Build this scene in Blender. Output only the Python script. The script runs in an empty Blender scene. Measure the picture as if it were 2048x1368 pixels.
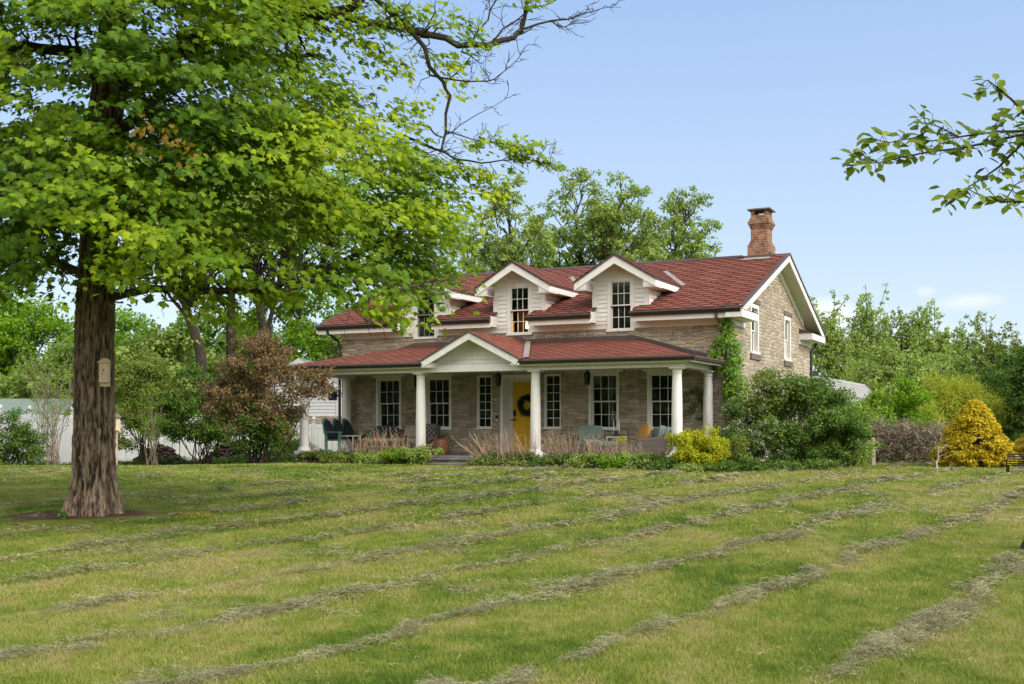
import bpy, math, random
import numpy as np
from mathutils import Vector, Matrix, noise as mnoise

# ------------------------------------------------------------------ camera, sky, sun, exposure
F_PX, CX, CY, EYE = 2247.0, 1024.0, 846.0, 1.5
scene = bpy.context.scene
cam_d = bpy.data.cameras.new("camera"); cam = bpy.data.objects.new("camera", cam_d)
scene.collection.objects.link(cam); scene.camera = cam
cam.location = (0, 0, EYE); cam.rotation_euler = (math.radians(90), 0, 0)
cam_d.sensor_width = 36.0; cam_d.lens = 36.0 * F_PX / 2048.0
cam_d.shift_y = (CY - 684.0) / 2048.0
cam_d.clip_start = 0.1; cam_d.clip_end = 5000

SUN_AZ, SUN_EL = math.radians(122), math.radians(36)     # azimuth clockwise from +Y
world = bpy.data.worlds.new("World"); scene.world = world; world.use_nodes = True
wn = world.node_tree; wn.nodes.clear()
def W(t, **k):
    n = wn.nodes.new(t)
    for a, b in k.items(): setattr(n, a, b)
    return n
sky = W('ShaderNodeTexSky', sky_type='NISHITA', sun_disc=False)
sky.sun_elevation = SUN_EL; sky.sun_rotation = SUN_AZ
sky.altitude = 100; sky.air_density = 1.0; sky.dust_density = 0.6; sky.ozone_density = 1.6
bg = W('ShaderNodeBackground'); bg.inputs['Strength'].default_value = 0.11
wo = W('ShaderNodeOutputWorld')
tc = W('ShaderNodeTexCoord')
# thin high haze evens the sky out and a few soft clouds stand over the trees on the right
hz = W('ShaderNodeMixRGB'); hz.inputs['Fac'].default_value = 0.72
gsep = W('ShaderNodeSeparateXYZ'); gr_ = W('ShaderNodeValToRGB'); gr_.color_ramp.elements[0].position = 0.0; gr_.color_ramp.elements[0].color = (0.375, 0.425, 0.485, 1)
gr_.color_ramp.elements[1].position = 0.42; gr_.color_ramp.elements[1].color = (0.172, 0.268, 0.455, 1)
gmul = W('ShaderNodeVectorMath', operation='SCALE'); gmul.inputs['Scale'].default_value = 9.4
mp = W('ShaderNodeMapping'); mp.inputs['Scale'].default_value = (1, 1, 2.6)
cn = W('ShaderNodeTexNoise'); cn.inputs['Scale'].default_value = 9.0; cn.inputs['Detail'].default_value = 5; cn.inputs['Roughness'].default_value = 0.5
def cloud(px, py, rx, rz, amt):
    d = Vector(((px - CX) / F_PX, 1.0, (CY - py) / F_PX)).normalized()
    sb = W('ShaderNodeVectorMath', operation='SUBTRACT'); sb.inputs[1].default_value = d
    ml = W('ShaderNodeVectorMath', operation='MULTIPLY'); ml.inputs[1].default_value = (1 / rx, 1 / rx, 1 / rz)
    ln = W('ShaderNodeVectorMath', operation='LENGTH')
    wn.links.new(tc.outputs['Generated'], sb.inputs[0]); wn.links.new(sb.outputs[0], ml.inputs[0]); wn.links.new(ml.outputs[0], ln.inputs[0])
    s = W('ShaderNodeMath', operation='MULTIPLY_ADD'); s.inputs[1].default_value = -0.55
    wn.links.new(ln.outputs['Value'], s.inputs[0]); wn.links.new(cn.outputs['Fac'], s.inputs[2])
    r = W('ShaderNodeMapRange'); r.inputs['From Min'].default_value = 0.0; r.inputs['From Max'].default_value = 0.34
    r.inputs['To Max'].default_value = amt; r.clamp = True
    wn.links.new(s.outputs[0], r.inputs['Value']); return r.outputs[0]
wn.links.new(tc.outputs['Generated'], mp.inputs['Vector']); wn.links.new(mp.outputs[0], cn.inputs['Vector'])
wn.links.new(sky.outputs[0], hz.inputs['Color1'])
wn.links.new(tc.outputs['Generated'], gsep.inputs[0]); wn.links.new(gsep.outputs['Z'], gr_.inputs['Fac']); wn.links.new(gr_.outputs['Color'], gmul.inputs[0]); wn.links.new(gmul.outputs[0], hz.inputs['Color2'])
last = hz.outputs[0]
for a in ((1650, 640, 0.03, 0.022, 0.85), (1945, 602, 0.035, 0.010, 0.55), (1852, 582, 0.010, 0.006, 0.4), (1780, 690, 0.10, 0.03, 0.5)):
    m = W('ShaderNodeMixRGB'); m.inputs['Color2'].default_value = (4.7, 4.85, 5.1, 1)
    wn.links.new(cloud(*a), m.inputs['Fac']); wn.links.new(last, m.inputs['Color1']); last = m.outputs[0]
# unseen bright cloud cover added behind the photographer as soft frontal fill light
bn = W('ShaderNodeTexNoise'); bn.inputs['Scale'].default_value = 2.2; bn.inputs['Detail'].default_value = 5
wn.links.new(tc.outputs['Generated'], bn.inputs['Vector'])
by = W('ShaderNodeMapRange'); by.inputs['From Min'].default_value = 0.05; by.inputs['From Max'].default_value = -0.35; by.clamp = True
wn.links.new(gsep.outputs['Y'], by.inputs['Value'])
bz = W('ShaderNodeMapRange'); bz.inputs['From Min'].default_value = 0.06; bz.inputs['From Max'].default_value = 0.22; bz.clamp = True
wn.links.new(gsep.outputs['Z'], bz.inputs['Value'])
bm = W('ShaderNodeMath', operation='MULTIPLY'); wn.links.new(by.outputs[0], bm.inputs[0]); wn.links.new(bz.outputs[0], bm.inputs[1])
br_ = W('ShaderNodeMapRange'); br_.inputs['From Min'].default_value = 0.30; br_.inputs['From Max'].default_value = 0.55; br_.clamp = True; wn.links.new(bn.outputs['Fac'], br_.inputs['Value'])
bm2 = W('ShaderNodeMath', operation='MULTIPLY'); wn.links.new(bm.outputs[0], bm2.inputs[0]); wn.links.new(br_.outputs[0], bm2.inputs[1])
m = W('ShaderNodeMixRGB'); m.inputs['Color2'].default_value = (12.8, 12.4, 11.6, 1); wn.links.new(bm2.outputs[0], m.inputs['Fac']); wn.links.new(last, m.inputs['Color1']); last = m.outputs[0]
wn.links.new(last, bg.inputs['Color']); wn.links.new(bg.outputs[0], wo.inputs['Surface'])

sun_d = bpy.data.lights.new("sun", 'SUN'); sun = bpy.data.objects.new("sun", sun_d); scene.collection.objects.link(sun)
sun_d.energy = 1.8; sun_d.angle = math.radians(34); sun_d.color = (1.0, 0.94, 0.85)
sdir = Vector((math.sin(SUN_AZ) * math.cos(SUN_EL), math.cos(SUN_AZ) * math.cos(SUN_EL), math.sin(SUN_EL)))
sun.rotation_euler = sdir.to_track_quat('Z', 'Y').to_euler(); sun.location = sdir * 60
scene.view_settings.view_transform = 'Standard'; scene.view_settings.look = 'None'
scene.view_settings.exposure = 1.0; scene.view_settings.gamma = 1.0
scene.render.engine = 'CYCLES'
scene.cycles.max_bounces = 8; scene.cycles.transparent_max_bounces = 8

# ------------------------------------------------------------------ helpers
random.seed(7); rng = np.random.default_rng(7)
def link(o): scene.collection.objects.link(o); return o
def tag(o, label=None, cat=None, group=None, kind=None):
    if label: o['label'] = label
    if cat: o['category'] = cat
    if group: o['group'] = group
    if kind: o['kind'] = kind
    return o
def thing(name, label, cat, loc=(0, 0, 0), rz=0.0, group=None):
    o = link(bpy.data.objects.new(name, None)); o.empty_display_size = 0.3
    o.location = loc; o.rotation_euler = (0, 0, rz); return tag(o, label, cat, group)
def copy_tree(o, parent=None):
    c = o.copy(); link(c); c.parent = parent
    for ch in list(o.children): copy_tree(ch, c)
    return c
def at(px, py, d): return Vector(((px - CX) / F_PX * d, d, EYE + (CY - py) / F_PX * d))
def sstep(a, b, x): t = np.clip((np.asarray(x, float) - a) / (b - a), 0, 1); return t * t * (3 - 2 * t)
def gz(x, y):
    x = np.asarray(x, float); y = np.asarray(y, float)
    left = sstep(-5, -10, x)
    z = 0.42 * sstep(5, 27, y) - 0.42 * sstep(27, 37, y) * left
    z = z - 0.4 * sstep(33, 60, y) * (1 - left) - 0.3 * sstep(43, 52, y) * left
    return z
def gnd(px, py):
    d = 15.0
    for _ in range(40):
        x = (px - CX) / F_PX * d; d = 0.5 * d + 0.5 * (EYE - float(gz(x, d))) * F_PX / (py - CY)
    x = (px - CX) / F_PX * d; return Vector((x, d, float(gz(x, d))))
def gat(px, d):
    x = (px - CX) / F_PX * d; return Vector((x, d, float(gz(x, d))))
def h2(ix, iy, s=0):
    n = (ix * 374761393 + iy * 668265263 + s * 982451653) & 0xFFFFFFFF
    n = ((n ^ (n >> 13)) * 1274126177) & 0xFFFFFFFF
    return ((n ^ (n >> 16)) & 0xFFFF) / 65535.0
def vnoise(x, y, s=0):
    x = np.asarray(x, float); y = np.asarray(y, float)
    ix = np.floor(x).astype(np.int64); iy = np.floor(y).astype(np.int64); fx = x - ix; fy = y - iy
    fx = fx * fx * (3 - 2 * fx); fy = fy * fy * (3 - 2 * fy)
    a, b, c, d = h2(ix, iy, s), h2(ix + 1, iy, s), h2(ix, iy + 1, s), h2(ix + 1, iy + 1, s)
    return (a * (1 - fx) + b * fx) * (1 - fy) + (c * (1 - fx) + d * fx) * fy
def fbm(x, y, s=0, o=4):
    t = 0; a = 0.5; n = 0
    for i in range(o): t = t + a * vnoise(x * 2 ** i, y * 2 ** i, s + i); n += a; a *= 0.5
    return t / n

def np_mesh(name, V, faces, sizes, mat, parent=None, attrs=None, smooth=False):
    me = bpy.data.meshes.new(name)
    V = np.ascontiguousarray(V, np.float32); faces = np.ascontiguousarray(faces, np.int32).ravel(); sizes = np.ascontiguousarray(sizes, np.int32)
    me.vertices.add(len(V)); me.vertices.foreach_set('co', V.ravel())
    me.loops.add(len(faces)); me.loops.foreach_set('vertex_index', faces)
    me.polygons.add(len(sizes)); st = np.zeros(len(sizes), np.int32); st[1:] = np.cumsum(sizes)[:-1]
    me.polygons.foreach_set('loop_start', st); me.polygons.foreach_set('loop_total', sizes)
    if smooth: me.polygons.foreach_set('use_smooth', np.ones(len(sizes), bool))
    me.update(calc_edges=True); me.validate()
    for k, (dom, typ, arr) in (attrs or {}).items():
        a = me.attributes.new(k, typ, dom); a.data.foreach_set('color' if typ == 'FLOAT_COLOR' else 'value', np.ascontiguousarray(arr, np.float32).ravel())
    me.materials.append(mat)
    o = link(bpy.data.objects.new(name, me))
    if parent: o.parent = parent
    return o

class MB:
    """collects shapes; build() links them as one mesh object"""
    def __init__(s, fn=None): s.v = []; s.f = []; s.r = []; s.e = []; s.fn = fn
    def add(s, vs, fs, r=0.5, e=0.0):
        n = len(s.v); s.v += [tuple(s.fn(*p)) if s.fn else tuple(p) for p in vs]
        for f in fs: s.f.append([n + i for i in f]); s.r.append(r); s.e.append(e)
        return s
    def box(s, x0, x1, y0, y1, z0, z1, r=0.5):
        return s.add([(x0, y0, z0), (x1, y0, z0), (x1, y1, z0), (x0, y1, z0), (x0, y0, z1), (x1, y0, z1), (x1, y1, z1), (x0, y1, z1)],
              [(0, 3, 2, 1), (4, 5, 6, 7), (0, 1, 5, 4), (1, 2, 6, 5), (2, 3, 7, 6), (3, 0, 4, 7)], r)
    def quad(s, a, b, c, d, r=0.5): return s.add([a, b, c, d], [(0, 1, 2, 3)], r)
    def extr(s, poly, vec, r=0.5):
        n = len(poly); p2 = [tuple(a + b for a, b in zip(p, vec)) for p in poly]
        return s.add(list(poly) + p2, [tuple(range(n))[::-1], tuple(range(n, 2 * n))] + [(i, (i + 1) % n, n + (i + 1) % n, n + i) for i in range(n)], r)
    def beam(s, a, b, w, h, r=0.5):
        a = Vector(a); b = Vector(b); d = (b - a).normalized(); up = Vector((0, 0, 1)) if abs(d.z) < 0.95 else Vector((0, 1, 0))
        x = d.cross(up).normalized() * w / 2; y = x.cross(d).normalized() * h / 2
        return s.extr([tuple(a + x + y), tuple(a - x + y), tuple(a - x - y), tuple(a + x - y)], tuple(b - a), r)
    def tube(s, pts, rad, n=8, r=0.5, cap=True):
        P = [Vector(p) for p in pts]; k = len(P)
        if not hasattr(rad, '__len__'): rad = [rad] * k
        prev = Vector((0.3, 0.2, 0.9)); vs = []; fs = []
        for i in range(k):
            d = (P[min(i + 1, k - 1)] - P[max(i - 1, 0)]).normalized()
            x = prev - d * prev.dot(d)
            if x.length < 1e-3: x = d.orthogonal()
            x.normalize(); prev = x; y = d.cross(x)
            for j in range(n):
                a = 2 * math.pi * j / n; vs.append(tuple(P[i] + (x * math.cos(a) + y * math.sin(a)) * rad[i]))
        for i in range(k - 1):
            for j in range(n): fs.append((i * n + j, i * n + (j + 1) % n, (i + 1) * n + (j + 1) % n, (i + 1) * n + j))
        if cap: fs.append(tuple(range(n))[::-1]); fs.append(tuple((k - 1) * n + j for j in range(n)))
        return s.add(vs, fs, r)
    def lathe(s, cx, cy, prof, n=20, r=0.5):
        vs = []; fs = []; k = len(prof)
        for (ra, z) in prof:
            for j in range(n): a = 2 * math.pi * j / n; vs.append((cx + ra * math.cos(a), cy + ra * math.sin(a), z))
        for i in range(k - 1):
            for j in range(n): fs.append((i * n + j, i * n + (j + 1) % n, (i + 1) * n + (j + 1) % n, (i + 1) * n + j))
        fs.append(tuple(range(n))[::-1]); fs.append(tuple((k - 1) * n + j for j in range(n)))
        return s.add(vs, fs, r)
    def cushion(s, x0, x1, y0, y1, z0, z1, p=0.25, n=8, r=0.5):
        """puffy rounded box"""
        c = np.array([(x0 + x1) / 2, (y0 + y1) / 2, (z0 + z1) / 2]); h = np.array([(x1 - x0) / 2, (y1 - y0) / 2, (z1 - z0) / 2])
        vs = []; fs = []
        for i in range(n + 1):
            ph = -math.pi / 2 + math.pi * i / n
            for j in range(2 * n):
                th = 2 * math.pi * j / (2 * n)
                q = [math.cos(ph) * math.cos(th), math.cos(ph) * math.sin(th), math.sin(ph)]
                q = [math.copysign(abs(t) ** p, t) if abs(t) > 1e-6 else 0 for t in q]
                vs.append(tuple(c + h * np.array(q)))
        m = 2 * n
        for i in range(n):
            for j in range(m): fs.append((i * m + j, i * m + (j + 1) % m, (i + 1) * m + (j + 1) % m, (i + 1) * m + j))
        return s.add(vs, fs, r)
    def build(s, name, mat, parent=None, bevel=0, smooth=False):
        sizes = [len(f) for f in s.f]; fl = [i for f in s.f for i in f]
        me = bpy.data.meshes.new(name); me.from_pydata(s.v, [], s.f); me.update()
        a = me.attributes.new('rnd', 'FLOAT', 'FACE'); a.data.foreach_set('value', np.array(s.r, np.float32))
        b = me.attributes.new('edge', 'FLOAT', 'FACE'); b.data.foreach_set('value', np.array(s.e, np.float32))
        me.materials.append(mat)
        o = link(bpy.data.objects.new(name, me))
        if parent: o.parent = parent
        if smooth:
            me.polygons.foreach_set('use_smooth', np.ones(len(me.polygons), bool))
            try: me.set_sharp_from_angle(angle=math.radians(38))
            except Exception: pass
        if bevel:
            m = o.modifiers.new('bevel', 'BEVEL'); m.width = bevel; m.segments = 2; m.limit_method = 'ANGLE'
        return o

# ------------------------------------------------------------------ materials
def nt(name, rough=0.8, spec=0.3):
    m = bpy.data.materials.new(name); m.use_nodes = True; n = m.node_tree
    b = n.nodes['Principled BSDF']; b.inputs['Roughness'].default_value = rough; b.inputs['Specular IOR Level'].default_value = spec
    return m, n, b
def ramp(n, stops, fac=None):
    r = n.nodes.new('ShaderNodeValToRGB'); e = r.color_ramp.elements
    while len(e) < len(stops): e.new(0.5)
    for i, (p, c) in enumerate(stops): e[i].position = p; e[i].color = (*c, 1)
    if fac is not None: n.links.new(fac, r.inputs['Fac'])
    return r.outputs['Color']
def noise(n, scale, detail=4, rough=0.55, vec=None, dist=0.0):
    t = n.nodes.new('ShaderNodeTexNoise'); t.inputs['Scale'].default_value = scale; t.inputs['Detail'].default_value = detail
    t.inputs['Roughness'].default_value = rough; t.inputs['Distortion'].default_value = dist
    if vec is not None: n.links.new(vec, t.inputs['Vector'])
    return t.outputs['Fac']
def ocoord(n, scale=(1, 1, 1)):
    t = n.nodes.new('ShaderNodeTexCoord'); m = n.nodes.new('ShaderNodeMapping'); m.inputs['Scale'].default_value = scale
    n.links.new(t.outputs['Object'], m.inputs['Vector']); return m.outputs[0]
def bump(n, b, h, strength=0.5, dist=0.02):
    t = n.nodes.new('ShaderNodeBump'); t.inputs['Strength'].default_value = strength; t.inputs['Distance'].default_value = dist
    n.links.new(h, t.inputs['Height']); n.links.new(t.outputs[0], b.inputs['Normal'])
def mix(n, a, b, fac, mode='MIX'):
    m = n.nodes.new('ShaderNodeMixRGB'); m.blend_type = mode
    for i, v in ((1, a), (2, b), (0, fac)):
        if isinstance(v, (int, float)): m.inputs[i].default_value = v
        elif isinstance(v, tuple): m.inputs[i].default_value = (*v, 1)
        else: n.links.new(v, m.inputs[i])
    return m.outputs[0]
def attr(n, name): a = n.nodes.new('ShaderNodeAttribute'); a.attribute_name = name; return a
def plain(name, col, rough=0.7, var=0.12, scale=6, spec=0.3, metal=0.0, bmp=0.0):
    m, n, b = nt(name, rough, spec); v = ocoord(n)
    f = noise(n, scale, 5, 0.6, v)
    c = ramp(n, [(0.25, tuple(x * (1 - var) for x in col)), (0.75, tuple(min(1, x * (1 + var)) for x in col))], f)
    n.links.new(c, b.inputs['Base Color']); b.inputs['Metallic'].default_value = metal
    if bmp: bump(n, b, noise(n, scale * 8, 4, 0.6, v), bmp, 0.01)
    return m
M = {}
M['white'] = plain('white_paint', (0.74, 0.715, 0.67), 0.55, 0.05, 3, bmp=0.05)
_n = M['white'].node_tree; _b = _n.nodes['Principled BSDF']; _src = _b.inputs['Base Color'].links[0].from_socket
_n.links.new(mix(_n, _src, ramp(_n, [(0.28, (0.86, 0.83, 0.77)), (0.46, (1, 1, 1))], noise(_n, 5, 7, 0.7, ocoord(_n, (1.6, 1.6, .5)))), 1.0, 'MULTIPLY'), _b.inputs['Base Color'])
M['vinyl'] = plain('white_vinyl', (0.46, 0.465, 0.46), 0.5, 0.05, 1.5)
M['dark'] = plain('dark_bronze_metal', (0.028, 0.022, 0.018), 0.4, 0.2, 8, 0.5)
M['flash'] = plain('brown_flashing', (0.075, 0.052, 0.043), 0.5, 0.2, 5, 0.5)
M['valley'] = plain('weathered_valley_metal', (0.29, 0.26, 0.23), 0.7, 0.3, 9, 0.3)
M['black'] = plain('black_iron', (0.012, 0.012, 0.012), 0.45, 0.2, 8, 0.5)
M['ceil'] = plain('porch_ceiling_paint', (0.62, 0.62, 0.52), 0.6, 0.05, 3)
M['deck'] = plain('bluestone', (0.17, 0.165, 0.16), 0.85, 0.35, 4, bmp=0.3)
M['yellow'] = plain('yellow_door_paint', (0.72, 0.42, 0.012), 0.45, 0.04, 3)
M['sage'] = plain('sage_cushion_cloth', (0.17, 0.235, 0.215), 0.95, 0.1, 30, bmp=0.2)
M['char'] = plain('charcoal_cushion_cloth', (0.03, 0.035, 0.045), 0.95, 0.15, 30, bmp=0.2)
M['mustard'] = plain('ochre_pillow_cloth', (0.45, 0.25, 0.07), 0.95, 0.12, 25, bmp=0.2)
M['throw'] = plain('cream_knit_throw', (0.52, 0.40, 0.29), 0.95, 0.2, 40, bmp=0.6)
M['beige'] = plain('beige_cushion_cloth', (0.36, 0.30, 0.24), 0.95, 0.12, 30, bmp=0.2)
M['teakwood'] = plain('weathered_pine', (0.34, 0.23, 0.16), 0.7, 0.25, 9)
M['cedar'] = plain('raw_cedar', (0.62, 0.47, 0.34), 0.8, 0.18, 11, bmp=0.2)
M['green_slat'] = plain('sea_green_painted_wood', (0.12, 0.25, 0.20), 0.6, 0.15, 8)
M['candle'] = plain('candle_wax', (0.8, 0.76, 0.66), 0.5, 0.03, 5)
M['basket'] = plain('rust_brown_wicker', (0.20, 0.085, 0.04), 0.8, 0.35, 40, bmp=0.6)
M['soil'] = plain('dark_mulch', (0.055, 0.040, 0.028), 1.0, 0.5, 25, bmp=1.0)
M['grey_roof'] = plain('grey_shingles', (0.20, 0.20, 0.185), 0.9, 0.2, 20, bmp=0.4)
M['green_roof'] = plain('grey_green_roof_felt', (0.19, 0.24, 0.20), 0.9, 0.12, 3)
M['heap'] = plain('dark_brown_rubble', (0.055, 0.033, 0.026), 1.0, 0.5, 9, bmp=1.0)
M['darkroom'] = plain('dim_room_wall', (0.20, 0.17, 0.14), 0.9, 0.1, 2)
M['warmroom'] = plain('brown_room_wall', (0.30, 0.17, 0.09), 0.9, 0.1, 2)

def wicker():
    m, n, b = nt('grey_wicker', 0.8, 0.3); v = ocoord(n)
    w = n.nodes.new('ShaderNodeTexWave'); w.bands_direction = 'Z'; w.inputs['Scale'].default_value = 10; w.inputs['Distortion'].default_value = 0.6; n.links.new(v, w.inputs['Vector'])
    c = ramp(n, [(0.0, (0.05, 0.038, 0.033)), (0.45, (0.19, 0.15, 0.135)), (1, (0.27, 0.225, 0.20))], w.outputs['Fac'])
    n.links.new(mix(n, c, ramp(n, [(0.3, (0.6, 0.6, 0.6)), (0.7, (1.1, 1.1, 1.1))], noise(n, 45, 2, 0.5, v)), 1.0, 'MULTIPLY'), b.inputs['Base Color'])
    bump(n, b, w.outputs['Fac'], 0.6, 0.01); return m
M['wicker'] = wicker()
def patterned():
    m, n, b = nt('patterned_dark_cloth', 0.95, 0.2); v = ocoord(n, (14, 14, 14))
    t = n.nodes.new('ShaderNodeTexChecker'); t.inputs['Scale'].default_value = 1; n.links.new(v, t.inputs['Vector'])
    t.inputs['Color1'].default_value = (0.03, 0.035, 0.04, 1); t.inputs['Color2'].default_value = (0.13, 0.125, 0.115, 1)
    n.links.new(mix(n, t.outputs['Color'], noise(n, 3, 3, 0.6, v), 0.25, 'OVERLAY'), b.inputs['Base Color']); return m
M['pattern'] = patterned()

def stone(name, dark=1.0, su=3.3, sv=9.6, warm=0.0):
    m, n, b = nt(name, 0.92, 0.2)
    tcn = n.nodes.new('ShaderNodeTexCoord'); sp = n.nodes.new('ShaderNodeSeparateXYZ'); n.links.new(tcn.outputs['Object'], sp.inputs[0])
    ad = n.nodes.new('ShaderNodeMath'); n.links.new(sp.outputs['X'], ad.inputs[0]); n.links.new(sp.outputs['Y'], ad.inputs[1])
    cb = n.nodes.new('ShaderNodeCombineXYZ'); n.links.new(ad.outputs[0], cb.inputs['X']); n.links.new(sp.outputs['Z'], cb.inputs['Y'])
    nz = n.nodes.new('ShaderNodeTexNoise'); nz.inputs['Scale'].default_value = 1.3; nz.inputs['Detail'].default_value = 4; n.links.new(cb.outputs[0], nz.inputs['Vector'])
    va = n.nodes.new('ShaderNodeVectorMath'); va.operation = 'MULTIPLY_ADD'; va.inputs[1].default_value = (0.13, 0.10, 0); n.links.new(nz.outputs['Color'], va.inputs[0]); n.links.new(cb.outputs[0], va.inputs[2])
    mpn = n.nodes.new('ShaderNodeMapping'); mpn.inputs['Scale'].default_value = (su, sv, 1); n.links.new(va.outputs[0], mpn.inputs['Vector'])
    vo = n.nodes.new('ShaderNodeTexVoronoi'); vo.voronoi_dimensions = '2D'; vo.inputs['Scale'].default_value = 1; vo.inputs['Randomness'].default_value = 0.68; n.links.new(mpn.outputs[0], vo.inputs['Vector'])
    ve = n.nodes.new('ShaderNodeTexVoronoi'); ve.voronoi_dimensions = '2D'; ve.feature = 'DISTANCE_TO_EDGE'; ve.inputs['Scale'].default_value = 1; ve.inputs['Randomness'].default_value = 0.68; n.links.new(mpn.outputs[0], ve.inputs['Vector'])
    sc = n.nodes.new('ShaderNodeSeparateColor'); n.links.new(vo.outputs['Color'], sc.inputs[0])
    k = dark
    cell = ramp(n, [(0.0, (0.285*k, 0.245*k, 0.20*k)), (0.3, (0.345*k, 0.30*k, 0.24*k)), (0.55, (0.385*k, 0.34*k, 0.275*k)), (0.93, (0.47*k, 0.415*k, 0.34*k)), (0.96, (0.42*k, 0.29*k, 0.17*k)), (1.0, (0.46*k, 0.36*k, 0.24*k))], sc.outputs[0])
    fine = noise(n, 22, 6, 0.7, cb.outputs[0])
    cell = mix(n, cell, ramp(n, [(0.28, (0.45, 0.44, 0.42)), (0.6, (1.12, 1.1, 1.06))], fine), 0.85, 'MULTIPLY')
    cell = mix(n, cell, (1.06, 1.04, 1.02), 1.0, 'MULTIPLY')
    big = noise(n, 0.7, 3, 0.5, cb.outputs[0])
    cell = mix(n, cell, ramp(n, [(0.3, (0.8, 0.79, 0.8)), (0.7, (1.12, 1.08, 1.0))], big), 0.8, 'MULTIPLY')
    mort = ramp(n, [(0.0, (1, 1, 1)), (0.085, (0, 0, 0))], ve.outputs['Distance'])
    fac = n.nodes.new('ShaderNodeMath'); fac.operation = 'MULTIPLY'; n.links.new(mort, fac.inputs[0]); fac.inputs[1].default_value = 0.75
    mc = ramp(n, [(0.38, (0.20*k, 0.17*k, 0.14*k)), (0.56, (0.52*k, 0.47*k, 0.40*k))], noise(n, 3.2, 3, 0.6, cb.outputs[0]))
    n.links.new(mix(n, cell, mc, fac.outputs[0]), b.inputs['Base Color'])
    hgt = n.nodes.new('ShaderNodeMath'); hgt.operation = 'MINIMUM'; n.links.new(ve.outputs['Distance'], hgt.inputs[0]); hgt.inputs[1].default_value = 0.16
    h3 = n.nodes.new('ShaderNodeMath'); h3.operation = 'MULTIPLY_ADD'; n.links.new(fine, h3.inputs[0]); h3.inputs[1].default_value = 0.16; n.links.new(hgt.outputs[0], h3.inputs[2])
    bump(n, b, h3.outputs[0], 1.0, 0.16)
    return m
M['stone'] = stone('fieldstone_wall', 1.12)
M['stone2'] = stone('brown_fieldstone', 0.75, 3.0, 9)
M['lintel'] = plain('weathered_brown_sill_stone', (0.16, 0.12, 0.09), 0.9, 0.4, 14, bmp=0.6)

def shingle_mat():
    m, n, b = nt('red_asphalt_shingles', 0.95, 0.15); v = ocoord(n)
    r = attr(n, 'rnd').outputs['Fac']; e = attr(n, 'edge').outputs['Fac']
    c = ramp(n, [(0, (0.125, 0.045, 0.033)), (0.35, (0.19, 0.062, 0.042)), (0.7, (0.228, 0.076, 0.051)), (1, (0.29, 0.115, 0.082))], r)
    c = mix(n, c, ramp(n, [(0.3, (0.62, 0.66, 0.68)), (0.62, (1.1, 1.05, 1.0))], noise(n, 2.2, 6, 0.7, v)), 0.42, 'MULTIPLY')
    c = mix(n, c, ramp(n, [(0.3, (0.75, 0.75, 0.75)), (0.7, (1.2, 1.2, 1.2))], noise(n, 70, 2, 0.7, v)), 0.8, 'MULTIPLY')
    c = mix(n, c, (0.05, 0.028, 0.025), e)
    n.links.new(c, b.inputs['Base Color']); return m
M['shingle'] = shingle_mat()
def brick_mat():
    m, n, b = nt('old_orange_brick', 0.9, 0.2)
    tcn = n.nodes.new('ShaderNodeTexCoord'); sp = n.nodes.new('ShaderNodeSeparateXYZ'); n.links.new(tcn.outputs['Object'], sp.inputs[0])
    ad = n.nodes.new('ShaderNodeMath'); n.links.new(sp.outputs['X'], ad.inputs[0]); n.links.new(sp.outputs['Y'], ad.inputs[1])
    cb = n.nodes.new('ShaderNodeCombineXYZ'); n.links.new(ad.outputs[0], cb.inputs['X']); n.links.new(sp.outputs['Z'], cb.inputs['Y'])
    t = n.nodes.new('ShaderNodeTexBrick'); n.links.new(cb.outputs[0], t.inputs['Vector']); t.inputs['Scale'].default_value = 1
    t.inputs['Brick Width'].default_value = 0.21; t.inputs['Row Height'].default_value = 0.075; t.inputs['Mortar Size'].default_value = 0.009
    t.inputs['Color1'].default_value = (0.33, 0.135, 0.08, 1); t.inputs['Color2'].default_value = (0.20, 0.115, 0.08, 1); t.inputs['Mortar'].default_value = (0.32, 0.25, 0.19, 1)
    c = mix(n, t.outputs['Color'], ramp(n, [(0.34, (0.36, 0.38, 0.38)), (0.6, (1.25, 1.2, 1.1))], noise(n, 6, 5, 0.6, cb.outputs[0])), 0.8, 'MULTIPLY')
    n.links.new(c, b.inputs['Base Color']); bump(n, b, t.outputs['Fac'], -0.6, 0.01); return m
M['brick'] = brick_mat()
def glass_pane(name, clear=False):
    m, n, b = nt(name, 0.03, 0.6); n.nodes.remove(b)
    g = n.nodes.new('ShaderNodeBsdfGlossy'); g.inputs['Roughness'].default_value = 0.03; g.inputs['Color'].default_value = (0.9, 0.95, 0.9, 1)
    v = ocoord(n); bt = n.nodes.new('ShaderNodeBump'); bt.inputs['Strength'].default_value = 0.035; bt.inputs['Distance'].default_value = 0.02
    n.links.new(noise(n, 2.2, 2, 0.5, v), bt.inputs['Height']); n.links.new(bt.outputs[0], g.inputs['Normal'])
    if clear: a = n.nodes.new('ShaderNodeBsdfTransparent'); a.inputs['Color'].default_value = (0.85, 0.88, 0.86, 1)
    else:
        a = n.nodes.new('ShaderNodeBsdfDiffuse')
        n.links.new(ramp(n, [(0.35, (0.004, 0.004, 0.004)), (0.55, (0.016, 0.018, 0.013)), (0.75, (0.06, 0.06, 0.05))], noise(n, 2.5, 3, 0.6, v)), a.inputs['Color'])  # noise patches in the pane colour paint in faint curtains and reflections
    x = n.nodes.new('ShaderNodeMixShader'); x.inputs[0].default_value = 0.045
    n.links.new(a.outputs[0], x.inputs[1]); n.links.new(g.outputs[0], x.inputs[2])
    n.links.new(x.outputs[0], n.nodes['Material Output'].inputs['Surface']); return m
M['glass'] = glass_pane('dark_window_glass'); M['clear'] = glass_pane('clear_window_glass', True)
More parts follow.
